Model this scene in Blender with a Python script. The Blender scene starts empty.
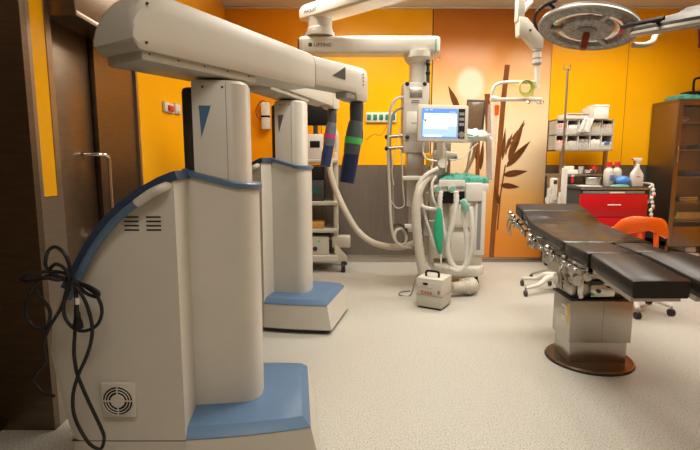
import bpy, bmesh, math, random
from mathutils import Vector, Matrix
random.seed(7)
SC = bpy.context.scene
COL = SC.collection
PI = math.pi
R = math.radians

# ------------------------------------------------------------------ camera frame
FOC, CAMH, PITCH = 467.0, 1.30, math.atan(60/467)
def ray(u, v):
    x = (u-350)/FOC; y = -(v-225)/FOC
    return Vector((x, math.cos(PITCH)+y*math.sin(PITCH), -math.sin(PITCH)+y*math.cos(PITCH)))
def at(u, v, Y):                       # the point of the sight line at distance Y into the room
    d = ray(u, v); t = Y/d.y
    return Vector((d.x*t, Y, CAMH+d.z*t))

# ------------------------------------------------------------------ materials
MATS = {}
def mat(name, col, rough=0.5, metal=0.0, noise=0.0, nscale=30, bump=0.0, alpha=1.0, trans=0.0, emit=0.0, spec=0.5, coat=0.0, stretch=None, col2=None, ior=1.45):
    m = bpy.data.materials.new(name); m.use_nodes = True
    nt = m.node_tree; b = nt.nodes['Principled BSDF']
    c = (*col, 1)
    b.inputs['Base Color'].default_value = c
    b.inputs['Roughness'].default_value = rough
    b.inputs['Metallic'].default_value = metal
    b.inputs['Specular IOR Level'].default_value = spec
    b.inputs['IOR'].default_value = ior
    if coat: b.inputs['Coat Weight'].default_value = coat; b.inputs['Coat Roughness'].default_value = 0.08
    if alpha < 1: b.inputs['Alpha'].default_value = alpha
    if trans: b.inputs['Transmission Weight'].default_value = trans
    if emit:
        b.inputs['Emission Color'].default_value = c; b.inputs['Emission Strength'].default_value = emit
    if noise or bump:
        tc = nt.nodes.new('ShaderNodeTexCoord'); mp = nt.nodes.new('ShaderNodeMapping')
        nz = nt.nodes.new('ShaderNodeTexNoise'); nz.inputs['Scale'].default_value = nscale
        nz.inputs['Detail'].default_value = 4
        nt.links.new(tc.outputs['Object'], mp.inputs['Vector']); nt.links.new(mp.outputs[0], nz.inputs['Vector'])
        if stretch: mp.inputs['Scale'].default_value = stretch
        if noise:
            rp = nt.nodes.new('ShaderNodeValToRGB')
            c2 = col2 or tuple(x*(1-noise) for x in col)
            rp.color_ramp.elements[0].position = 0.3; rp.color_ramp.elements[1].position = 0.7
            rp.color_ramp.elements[0].color = (*c2, 1); rp.color_ramp.elements[1].color = c
            nt.links.new(nz.outputs['Fac'], rp.inputs[0]); nt.links.new(rp.outputs[0], b.inputs['Base Color'])
        if bump:
            bp = nt.nodes.new('ShaderNodeBump'); bp.inputs['Strength'].default_value = bump; bp.inputs['Distance'].default_value = 0.01
            nt.links.new(nz.outputs['Fac'], bp.inputs['Height']); nt.links.new(bp.outputs[0], b.inputs['Normal'])
    MATS[name] = m
    return m

beige   = mat('robot_shell', (.57,.54,.475), .42, noise=.04, nscale=8)
blue    = mat('robot_blue', (.095,.175,.30), .38, noise=.06, nscale=10)
navy    = mat('trim_navy', (.03,.055,.11), .4, noise=.1, nscale=20)
ltblue  = mat('rail_blue', (.085,.145,.24), .3, noise=.05, nscale=20)
seamd   = mat('seam_dark', (.03,.028,.025), .6, noise=.1)
rubber  = mat('black_rubber', (.012,.012,.013), .5, noise=.2, nscale=60)
white   = mat('white_enamel', (.66,.645,.59), .3, noise=.03, nscale=12)
cream   = mat('cream_plastic', (.54,.51,.44), .4, noise=.05, nscale=15)
hosem   = mat('hose_plastic', (.54,.50,.42), .45, noise=.08, nscale=40)
steel   = mat('brushed_steel', (.52,.49,.45), .32, 1.0, noise=.12, nscale=12, stretch=(1,1,30))
steelh  = mat('polished_steel', (.62,.60,.57), .16, 1.0, noise=.06, nscale=20)
dsteel  = mat('dark_door_steel', (.22,.165,.115), .36, 1.0, noise=.18, nscale=4, stretch=(2,2,20))
fsteel  = mat('frame_steel', (.42,.36,.30), .35, 1.0, noise=.1, nscale=4, stretch=(2,2,20))
brownst = mat('cabinet_steel', (.27,.21,.155), .38, 1.0, noise=.12, nscale=5, stretch=(2,2,18))
wains   = mat('wainscot_steel', (.235,.205,.18), .42, .75, noise=.12, nscale=3, stretch=(12,1,1))
yellow  = mat('yellow_glass', (.90,.425,.004), .22, noise=.03, nscale=2, spec=.4)
orange  = mat('orange_glass', (.85,.33,.006), .22, noise=.04, nscale=2, spec=.4)
ceilm   = mat('ceiling_paint', (.66,.60,.50), .8, noise=.05, nscale=6)
wallp   = mat('plain_wall', (.55,.45,.32), .7, noise=.06, nscale=4)
black   = mat('black_plastic', (.010,.010,.011), .5, noise=.2, nscale=30, spec=.25)
vinyl   = mat('black_vinyl', (.016,.014,.013), .36, noise=.2, nscale=14, bump=.12, spec=.35)
vinylc  = mat('crinkled_vinyl', (.022,.017,.015), .24, noise=.2, nscale=9, bump=.7, spec=.45)
grey    = mat('grey_plastic', (.25,.25,.25), .45, noise=.08)
dgrey   = mat('dark_grey', (.05,.048,.046), .55, noise=.15)
drapeg  = mat('slate_drape', (.055,.065,.085), .5, noise=.25, nscale=25, bump=.3)
drapeb  = mat('navy_drape', (.012,.03,.11), .45, noise=.3, nscale=25, bump=.3)
greenb  = mat('green_band', (.10,.62,.16), .5, noise=.1)
magb    = mat('magenta_band', (.45,.03,.20), .5, noise=.1)
red     = mat('red_enamel', (.50,.006,.012), .3, noise=.08, nscale=6)
redp    = mat('red_plastic', (.62,.03,.025), .35, noise=.08)
orangep = mat('orange_plastic', (.85,.12,.008), .35, noise=.06)
greencl = mat('green_cloth', (.07,.33,.25), .75, noise=.35, nscale=30, bump=.5)
greenbag= mat('green_rubber', (.02,.40,.22), .35, noise=.12)
sockg   = mat('socket_green', (.01,.22,.10), .4, noise=.1)
clearp  = mat('clear_plastic', (.70,.70,.66), .15, alpha=.30, noise=.05)
milky   = mat('milky_plastic', (.80,.78,.72), .3, alpha=.8, noise=.05)
glassm  = mat('cabinet_glass', (.2,.18,.15), .05, alpha=.10, noise=.02)
lampgl  = mat('lamp_lens', (.42,.41,.39), .25, noise=.55, nscale=45, spec=.6)
lampmir = mat('lamp_reflector', (.75,.72,.68), .12, 1.0, noise=.05)
bagm    = mat('plastic_bag', (.80,.78,.72), .3, alpha=.75, noise=.1, nscale=20, bump=.6)
bluep   = mat('blue_vinyl', (.06,.20,.55), .4, noise=.15, nscale=10)
paper   = mat('paper_white', (.75,.72,.64), .8, noise=.06)
tanbox  = mat('tan_carton', (.60,.52,.40), .8, noise=.1)
pinkp   = mat('pink_pack', (.62,.38,.33), .6, noise=.3, nscale=40)
bluepk  = mat('blue_pack', (.12,.16,.50), .5, noise=.2, nscale=40)
yelgr   = mat('yellow_green_cable', (.50,.52,.08), .5, noise=.1)
yelp    = mat('yellow_plastic', (.80,.50,.03), .5, noise=.1)
redtx   = mat('red_print', (.42,.12,.08), .6, noise=.05)
darktx  = mat('dark_print', (.05,.05,.05), .6, noise=.05)
brassdk = mat('base_plate_steel', (.24,.18,.14), .22, 1.0, noise=.15, nscale=10)
tealp   = mat('teal_plastic', (.22,.47,.38), .4, noise=.1)
woodish = mat('amber_tray', (.55,.27,.06), .5, noise=.2, nscale=20)
scr_bl  = mat('screen_blue', (.10,.26,.80), .4, emit=.55, noise=.02)
scr_lt  = mat('screen_light_blue', (.36,.55,.95), .4, emit=.55)
scr_wh  = mat('screen_white', (.75,.86,1.0), .4, emit=.6)
scr_gr  = mat('screen_green', (.02,.07,.055), .4, emit=.08)
lightm  = mat('light_diffuser', (1.0,.90,.72), .5, emit=3.0)

def floor_material():
    m = bpy.data.materials.new('speckled_vinyl_floor'); m.use_nodes = True
    nt = m.node_tree; b = nt.nodes['Principled BSDF']
    tc = nt.nodes.new('ShaderNodeTexCoord')
    v = nt.nodes.new('ShaderNodeTexNoise'); v.inputs['Scale'].default_value = 150; v.inputs['Detail'].default_value = 3
    w = nt.nodes.new('ShaderNodeTexNoise'); w.inputs['Scale'].default_value = 1.3
    r = nt.nodes.new('ShaderNodeValToRGB'); e = r.color_ramp.elements
    e[0].position = .34; e[0].color = (.17,.16,.135,1); e[1].position = .47; e[1].color = (.50,.485,.435,1)
    x = r.color_ramp.elements.new(.62); x.color = (.53,.515,.465,1)
    y = r.color_ramp.elements.new(.72); y.color = (.66,.64,.58,1)
    r2 = nt.nodes.new('ShaderNodeValToRGB'); r2.color_ramp.elements[0].color = (.9,.9,.9,1); r2.color_ramp.elements[1].color = (1,1,1,1)
    mx = nt.nodes.new('ShaderNodeMix'); mx.data_type = 'RGBA'; mx.blend_type = 'MULTIPLY'; mx.inputs[0].default_value = 1
    nt.links.new(tc.outputs['Object'], v.inputs['Vector']); nt.links.new(tc.outputs['Object'], w.inputs['Vector'])
    nt.links.new(v.outputs['Fac'], r.inputs[0]); nt.links.new(w.outputs['Fac'], r2.inputs[0])
    nt.links.new(r.outputs[0], mx.inputs[6]); nt.links.new(r2.outputs[0], mx.inputs[7])
    nt.links.new(mx.outputs[2], b.inputs['Base Color'])
    b.inputs['Roughness'].default_value = .42; b.inputs['Specular IOR Level'].default_value = .35
    return m
floorm = floor_material()

def mural_material(cx, cz):
    """printed glass: vertical colour bands of the print plus a pale soft-edged disc"""
    m = bpy.data.materials.new('mural_print'); m.use_nodes = True
    nt = m.node_tree; b = nt.nodes['Principled BSDF']
    tc = nt.nodes.new('ShaderNodeTexCoord'); sp = nt.nodes.new('ShaderNodeSeparateXYZ')
    nt.links.new(tc.outputs['Object'], sp.inputs[0])
    nz = nt.nodes.new('ShaderNodeTexNoise'); nz.inputs['Scale'].default_value = 1.2
    nt.links.new(tc.outputs['Object'], nz.inputs['Vector'])
    ad = nt.nodes.new('ShaderNodeMath'); ad.operation = 'MULTIPLY_ADD'; ad.inputs[1].default_value = .5
    nt.links.new(nz.outputs['Fac'], ad.inputs[0]); nt.links.new(sp.outputs['Z'], ad.inputs[2])
    mr = nt.nodes.new('ShaderNodeMapRange'); mr.inputs[1].default_value = .25; mr.inputs[2].default_value = 3.5
    nt.links.new(ad.outputs[0], mr.inputs[0])
    rp = nt.nodes.new('ShaderNodeValToRGB'); cr = rp.color_ramp
    stops = [(0,(.72,.24,.02)),(.10,(.74,.26,.03)),(.26,(.72,.38,.11)),(.40,(.74,.57,.36)),(.58,(.76,.60,.39)),(.72,(.72,.44,.18)),(.84,(.60,.22,.03)),(1,(.52,.17,.02))]
    cr.elements[0].position, cr.elements[0].color = stops[0][0], (*stops[0][1],1)
    cr.elements[1].position, cr.elements[1].color = stops[-1][0], (*stops[-1][1],1)
    for p, c in stops[1:-1]:
        e = cr.elements.new(p); e.color = (*c,1)
    nt.links.new(mr.outputs[0], rp.inputs[0])
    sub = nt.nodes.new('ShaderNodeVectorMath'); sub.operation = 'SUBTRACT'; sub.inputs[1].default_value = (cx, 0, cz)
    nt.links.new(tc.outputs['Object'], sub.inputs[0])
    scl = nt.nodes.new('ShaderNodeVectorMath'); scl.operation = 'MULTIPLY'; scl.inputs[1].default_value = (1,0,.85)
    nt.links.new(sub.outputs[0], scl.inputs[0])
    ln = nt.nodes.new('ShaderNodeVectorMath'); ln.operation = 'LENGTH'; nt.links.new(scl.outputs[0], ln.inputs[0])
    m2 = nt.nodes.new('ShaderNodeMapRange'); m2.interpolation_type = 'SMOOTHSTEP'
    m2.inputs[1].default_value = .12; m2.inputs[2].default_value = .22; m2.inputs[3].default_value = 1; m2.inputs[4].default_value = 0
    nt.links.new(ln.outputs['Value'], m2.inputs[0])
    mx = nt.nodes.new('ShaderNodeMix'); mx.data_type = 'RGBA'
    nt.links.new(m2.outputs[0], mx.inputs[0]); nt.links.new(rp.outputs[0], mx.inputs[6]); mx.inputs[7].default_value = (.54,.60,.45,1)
    nt.links.new(mx.outputs[2], b.inputs['Base Color'])
    b.inputs['Roughness'].default_value = .3; b.inputs['Specular IOR Level'].default_value = .4
    return m

# ------------------------------------------------------------------ mesh helpers
class MB:
    def __init__(s): s.bm = bmesh.new(); s.mi = 0; s.mats = []; s.M = None
    def use(s, m):
        if m not in s.mats: s.mats.append(m)
        s.mi = s.mats.index(m); return s
    def _fin(s, before, M=None):
        new = [f for f in s.bm.faces if f not in before]
        for f in new: f.material_index = s.mi; f.smooth = True
        vs = {v for f in new for v in f.verts}
        if M is not None: bmesh.ops.transform(s.bm, matrix=M, verts=list(vs))
        if s.M is not None: bmesh.ops.transform(s.bm, matrix=s.M, verts=list(vs))
        return new
    def box(s, c, d, bev=0, rot=None, seg=2):
        before = set(s.bm.faces)
        r = bmesh.ops.create_cube(s.bm, size=1)
        bmesh.ops.scale(s.bm, vec=d, verts=r['verts'])
        if bev:
            es = list({e for v in r['verts'] for e in v.link_edges})
            bmesh.ops.bevel(s.bm, geom=es, offset=min(bev, min(d)*.49), segments=seg, affect='EDGES', profile=.5)
        M = Matrix.Translation(Vector(c))
        if rot is not None: M = M @ rot.to_4x4()
        s._fin(before, M); return s
    def span(s, a, b, bev=0):
        return s.box([(a[i]+b[i])/2 for i in range(3)], [abs(b[i]-a[i]) for i in range(3)], bev)
    def loft(s, loops, cap=True, closed=True):
        before = set(s.bm.faces); vv = [[s.bm.verts.new(p) for p in L] for L in loops]
        n = len(loops[0])
        for a, b in zip(vv, vv[1:]):
            for i in range(n if closed else n-1):
                j = (i+1) % n
                try: s.bm.faces.new((a[i], a[j], b[j], b[i]))
                except ValueError: pass
        if cap:
            for L in (vv[0][::-1], vv[-1]):
                try: s.bm.faces.new(L)
                except ValueError: pass
        new = [f for f in s.bm.faces if f not in before]
        bmesh.ops.recalc_face_normals(s.bm, faces=new)
        s._fin(before); return s
    def prism(s, pts, a, b, axis='z', bev=0):
        def P(p, t): return {'z': (p[0], p[1], t), 'y': (p[0], t, p[1]), 'x': (t, p[0], p[1])}[axis]
        before = set(s.bm.faces)
        s.loft([[P(p, a) for p in pts], [P(p, b) for p in pts]])
        if bev:
            new = [f for f in s.bm.faces if f not in before]
            es = list({e for f in new for e in f.edges})
            m = s.mi
            r = bmesh.ops.bevel(s.bm, geom=es, offset=bev, segments=2, affect='EDGES', profile=.5)
            for f in r['faces']: f.material_index = m; f.smooth = True
        return s
    def cyl(s, p0, p1, r0, r1=None, seg=20):
        r1 = r0 if r1 is None else r1
        return s.tube([p0, p1], [r0, r1], seg, smooth=False)
    def tube(s, pts, r, seg=10, smooth=True, sub=6, rib=0, close=False):
        pts = [Vector(p) for p in pts]
        if smooth and len(pts) > 2:
            out = []; rr = []
            n = len(pts); rs = r if isinstance(r, (list, tuple)) else [r]*n
            for i in range(n if close else n-1):
                g = (lambda k: pts[k % n]) if close else (lambda k: pts[max(0, min(n-1, k))])
                p0, p1, p2, p3 = g(i-1), g(i), g(i+1), g(i+2)
                for k in range(sub):
                    t = k/sub
                    out.append(.5*((2*p1)+(p2-p0)*t+(2*p0-5*p1+4*p2-p3)*t*t+(3*p1-p0-3*p2+p3)*t**3))
                    rr.append(rs[i]*(1-t)+rs[(i+1) % n]*t)
            if not close: out.append(pts[-1]); rr.append(rs[-1])
            pts, r = out, rr
        n = len(pts); rs = r if isinstance(r, (list, tuple)) else [r]*n
        loops = []; up = None
        for i, p in enumerate(pts):
            if close: d = pts[(i+1) % n]-pts[i-1]
            else: d = pts[min(n-1, i+1)]-pts[max(0, i-1)]
            if d.length < 1e-9: d = Vector((0,0,1))
            d.normalize()
            if up is None: up = d.orthogonal().normalized()
            up = (up-d*up.dot(d))
            up = up.normalized() if up.length > 1e-6 else d.orthogonal().normalized()
            w = d.cross(up)
            q = rs[i]*(1+(rib if i % 2 else -rib))
            loops.append([p+(up*math.cos(2*PI*k/seg)+w*math.sin(2*PI*k/seg))*q for k in range(seg)])
        if close: loops.append(loops[0]); return s.loft(loops, cap=False)
        return s.loft(loops)
    def lathe(s, prof, c=(0,0,0), rot=None, seg=32, cap=True):
        loops = [[Vector((max(r,1e-4)*math.cos(2*PI*k/seg), max(r,1e-4)*math.sin(2*PI*k/seg), z)) for k in range(seg)] for r, z in prof]
        M = Matrix.Translation(Vector(c))
        if rot is not None: M = M @ rot.to_4x4()
        loops = [[M @ p for p in L] for L in loops]
        return s.loft(loops, cap=cap)
    def ball(s, c, r, sc=(1,1,1), seg=16, ring=10, rot=None):
        prof = [(math.sin(PI*i/ring), -math.cos(PI*i/ring)) for i in range(ring+1)]
        M = Matrix.Translation(Vector(c))
        if rot is not None: M = M @ rot.to_4x4()
        loops = [[M @ Vector((r*sc[0]*max(q,1e-3)*math.cos(2*PI*k/seg), r*sc[1]*max(q,1e-3)*math.sin(2*PI*k/seg), r*sc[2]*z)) for k in range(seg)] for q, z in prof]
        return s.loft(loops)
    def poly(s, pts):
        before = set(s.bm.faces); s.bm.faces.new([s.bm.verts.new(p) for p in pts]); s._fin(before); return s
    def build(s, name, m=None, parent=None, ang=38):
        me = bpy.data.meshes.new(name); s.bm.to_mesh(me); s.bm.free()
        for x in (s.mats or [m]): me.materials.append(x)
        me.set_sharp_from_angle(angle=R(ang))
        o = bpy.data.objects.new(name, me); COL.objects.link(o)
        if parent is not None: o.parent = parent
        return o

def mb(m=None):
    b = MB()
    if m is not None: b.use(m)
    return b
def tag(o, label, cat, group=None, kind=None):
    o['label'] = label; o['category'] = cat
    if group: o['group'] = group
    if kind: o['kind'] = kind
    return o
def thing(name, label, cat, loc=(0,0,0), rz=0, group=None):
    o = bpy.data.objects.new(name, None); COL.objects.link(o)
    o.location = loc; o.rotation_euler = (0,0,rz); o.empty_display_size = .1
    return tag(o, label, cat, group)
def struct(o): o['kind'] = 'structure'; return o
def copy_tree(o, parent=None):
    c = o.copy(); COL.objects.link(c)
    if parent is not None: c.parent = parent
    for ch in list(o.children): copy_tree(ch, c)
    return c
def lettering(name, txt, size, m, parent, loc, rot, depth=.0008):
    cu = bpy.data.curves.new(name, 'FONT'); cu.body = txt; cu.size = size; cu.extrude = depth
    t = bpy.data.objects.new(name, cu); COL.objects.link(t)
    me = bpy.data.meshes.new_from_object(t.evaluated_get(bpy.context.evaluated_depsgraph_get()))
    bpy.data.objects.remove(t); me.name = name
    me.materials.clear(); me.materials.append(m)
    o = bpy.data.objects.new(name, me); COL.objects.link(o); o.parent = parent
    o.location = loc; o.rotation_euler = rot
    return o
def RX(a): return Matrix.Rotation(a, 3, 'X')
def RY(a): return Matrix.Rotation(a, 3, 'Y')
def RZ(a): return Matrix.Rotation(a, 3, 'Z')
def interp(x, xs, ys):
    if x <= xs[0]: return ys[0]
    for a, b, c, d in zip(xs, xs[1:], ys, ys[1:]):
        if x <= b: return c+(d-c)*(x-a)/(b-a)
    return ys[-1]

# ------------------------------------------------------------------ the room
D, HC, XR, YF, XN = 6.195, 3.27, 5.0, -1.6, -1.72
LW0, LWs = -1.456, -0.031
def LX(Y): return LW0+LWs*(Y-2.2)
f = struct(mb(floorm).span((XN-.3, YF-.2, -.1), (XR+.2, D+.2, 0)).build('floor'))
c = struct(mb(ceilm).span((XN-.3, YF-.2, HC), (XR+.2, D+.2, HC+.1)).build('ceiling'))
XC = LX(D)
SEAM1, SEAM2 = -.37, 3.56
ML, MR = 1.06, 2.57
w = MB()
w.use(orange).span((XC-.2, D, 1.30), (SEAM1-.004, D+.12, HC))
w.use(yellow).span((SEAM1+.004, D, 1.30), (ML-.012, D+.12, HC)).span((MR+.012, D, 1.30), (SEAM2-.004, D+.12, HC)).span((SEAM2+.004, D, 1.30), (XR+.2, D+.12, HC))
w.use(seamd).span((XC-.2, D+.006, 0), (XR+.2, D+.12, HC-.001))
w.use(wains).span((XC-.2, D-.002, .10), (SEAM1-.003, D+.12, 1.295)).span((SEAM1+.003, D-.002, .10), (ML-.012, D+.12, 1.295)).span((MR+.012, D-.002, .10), (XR+.2, D+.12, 1.295))
struct(w.build('wall_back'))
w = mb(steel).span((XC, D-.016, 0), (ML-.012, D-.003, .10), .003).span((MR+.012, D-.016, 0), (XR, D-.003, .10), .003)
struct(w.build('baseboard_back'))
w = mb(fsteel).span((ML, D-.02, 0), (MR, D-.003, .05), .003)
w.use(steel).span((ML, D-.024, .05), (MR, D-.003, .065), .002)
struct(w.build('trim_1'))
struct(mb(ceilm).span((XC, D-.06, HC-.02), (XR, D-.001, HC-.001), .006).build('trim_2'))
struct(mb(orange).span((XR, YF, 0), (XR+.12, D, HC)).build('wall_right'))
struct(mb(wallp).span((XN, YF-.12, 0), (XR, YF, HC)).build('wall_front'))

# left wall, in its own frame: local x runs along it (away), local -y is into the room
LROT = math.atan2(1, LWs)
LO = Vector((LW0, 2.2, 0))
def wl(u, v):
    d = ray(u, v)
    n = Vector((1, -LWs, 0))
    t = (LO-Vector((0,0,CAMH))).dot(n)/d.dot(n)
    p = Vector((0,0,CAMH))+d*t-LO
    return p.dot(Vector((math.cos(LROT), math.sin(LROT), 0))), p.z+0
a_strip0, a_strip1, a_door0, a_door1, a_pan1, a_yel = [wl(u,150)[0] for u in (40.6, 55, 60, 99.5, 138, 140)]
z_strip = wl(51,197)[1]
a_end = (D-2.2)*1.0006
w = MB()
w.use(fsteel).span((0, 0, 0), (a_strip0, .14, HC)).span((a_strip0, 0, 0), (a_strip1, .14, z_strip)).span((a_strip1, 0, 0), (a_door0, .14, HC))
w.use(yellow).span((a_strip0+.002, .004, z_strip+.003), (a_strip1-.002, .14, HC))
w.use(dsteel).span((a_door1+.012, .004, 0), (a_pan1, .14, HC))
w.use(orange).span((a_door0, .006, 2.3), (a_door1+.012, .14, HC))
w.use(fsteel).span((a_pan1, -.012, 0), (a_yel, .14, HC))
w.use(yellow).span((a_yel, 0, .9), (a_end, .14, HC))
w.use(wains).span((a_yel, -.002, 0), (a_end, .14, .895))
o = struct(w.build('wall_left')); o.location = LO; o.rotation_euler.z = LROT
w = mb(dsteel).span((XN-.2, YF, 0), (XN, 2.2, HC)).span((XN-.2, 2.16, 0), (LW0-.0005, 2.2, HC))
struct(w.build('wall_left_near'))
d = struct(mb(dsteel).span((a_door0+.004, .03, .01), (a_door1, .075, 2.02), .004).build('door_1')); d.location = LO; d.rotation_euler.z = LROT
h0, h1 = wl(104,151), wl(107,207)
ah = a_door1-.03
w = mb(steelh).tube([(ah-.10,.03,1.36),(ah-.06,-.03,1.36),(ah-.01,-.055,1.355),(ah+.012,-.06,1.32),(ah+.012,-.06,1.15),(ah+.012,-.06,.95),(ah-.01,-.055,.90),(ah-.06,-.03,.895),(ah-.10,.03,.895)], .011, 10)
w.build('handle', parent=d)
o = struct(mb(dsteel).span((a_door0-.01, -.13, 2.02), (a_pan1, .1, 2.30), .004).use(fsteel).span((a_door0-.01, -.136, 2.02), (a_pan1, -.129, 2.045), .001).span((a_door0-.01, -.136, 2.27), (a_pan1, -.129, 2.30), .001).build('trim_3')); o.location = LO; o.rotation_euler.z = LROT

def on_left(name, u0, v0, u1, v1, label, cat):
    p, q = wl(u0, v0), wl(u1, v1)
    t = thing(name, label, cat, LO, LROT)
    return t, (p[0]+q[0])/2, (p[1]+q[1])/2, abs(q[0]-p[0]), abs(q[1]-p[1])
t, a, z, sw, sh = on_left('isolator_switch', 162, 101, 172, 114, 'white switch plate with a red rocker on the yellow left wall', 'switch')
mb(white).box((a,-.012,z),(sw,.022,sh),.004).build('plate', parent=t)
mb(redp).box((a+.01,-.028,z-.005),(sw*.5,.018,sh*.55),.003).build('rocker', parent=t)
t, a, z, sw, sh = on_left('light_switch', 173.5, 103, 179, 115, 'small narrow white switch right of the red rocker switch', 'switch')
mb(white).box((a,-.010,z),(sw,.018,sh),.004).build('plate', parent=t)
mb(cream).box((a,-.022,z-.03),(sw*.5,.012,sh*.3),.003).build('button', parent=t)

# ------------------------------------------------------------------ mural panel
disc_c = at(470, 85, D)  # centre of the pale round disc on the panel
muralm = mural_material(disc_c.x, disc_c.z)
leafd = mat('mural_leaf', (.075,.025,.006), .25, noise=.5, nscale=3, col2=(.15,.055,.018))
leafm = mat('mural_stalk', (.22,.075,.02), .2, noise=.5, nscale=6, stretch=(8,1,1), col2=(.16,.05,.012))
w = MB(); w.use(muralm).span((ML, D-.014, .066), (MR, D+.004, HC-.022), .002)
MY = D-.0145
NF = [0]
def flat(pts):
    NF[0] += 1; y = MY-.0008-.0003*NF[0]
    w.loft([[Vector((p.x, MY, p.z)) for p in pts], [Vector((p.x, y, p.z)) for p in pts]])
def leaf(u0, v0, u1, v1, wd):
    p, q = at(u0,v0,D), at(u1,v1,D); d = q-p; n = Vector((-d.z,0,d.x)).normalized()
    ks = [0,.1,.25,.45,.65,.85,1]; ws = [.05,.6,.95,1,.75,.35,.02]
    s = wd*D/FOC/2
    flat([p+d*k+n*s*x for k, x in zip(ks, ws)]+[p+d*k-n*s*x for k, x in reversed(list(zip(ks, ws)))])
def stalk(pts, wd):
    P = [at(u,v,D) for u, v in pts]; s = wd*D/FOC/2
    flat([p-Vector((s,0,0)) for p in P]+[p+Vector((s,0,0)) for p in reversed(P)])
w.use(leafm)
stalk([(507,65),(503,100),(499,150),(495,200),(491,257)], 5)
stalk([(487,94),(488,130),(489,180)], 5.5); stalk([(478,120),(477,180)], 4); stalk([(497,205),(494,230),(491,257)], 2)
w.use(leafd)
leaf(459,112,448,86,6)
stalk([(497,230),(500,195),(505,165)], 1.2)
leaf(508,160,524,120,7); leaf(506,167,530,141,7); leaf(503,175,527,171,6.5); leaf(500,185,519,187,5.5); leaf(502,160,505,128,3.5); leaf(506,150,512,133,3); leaf(511,140,525,123,3); leaf(476,160,472,128,4); leaf(480,170,483,140,4); leaf(499,205,494,185,4)
w.use(leafm); leaf(509,150,520,128,2.5); leaf(507,145,519,139,2.5); leaf(505,155,508,138,2)
tag(w.build('mural_panel'), 'tall glass wall panel with printed brown bamboo and a pale soft disc', 'wall panel')

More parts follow.
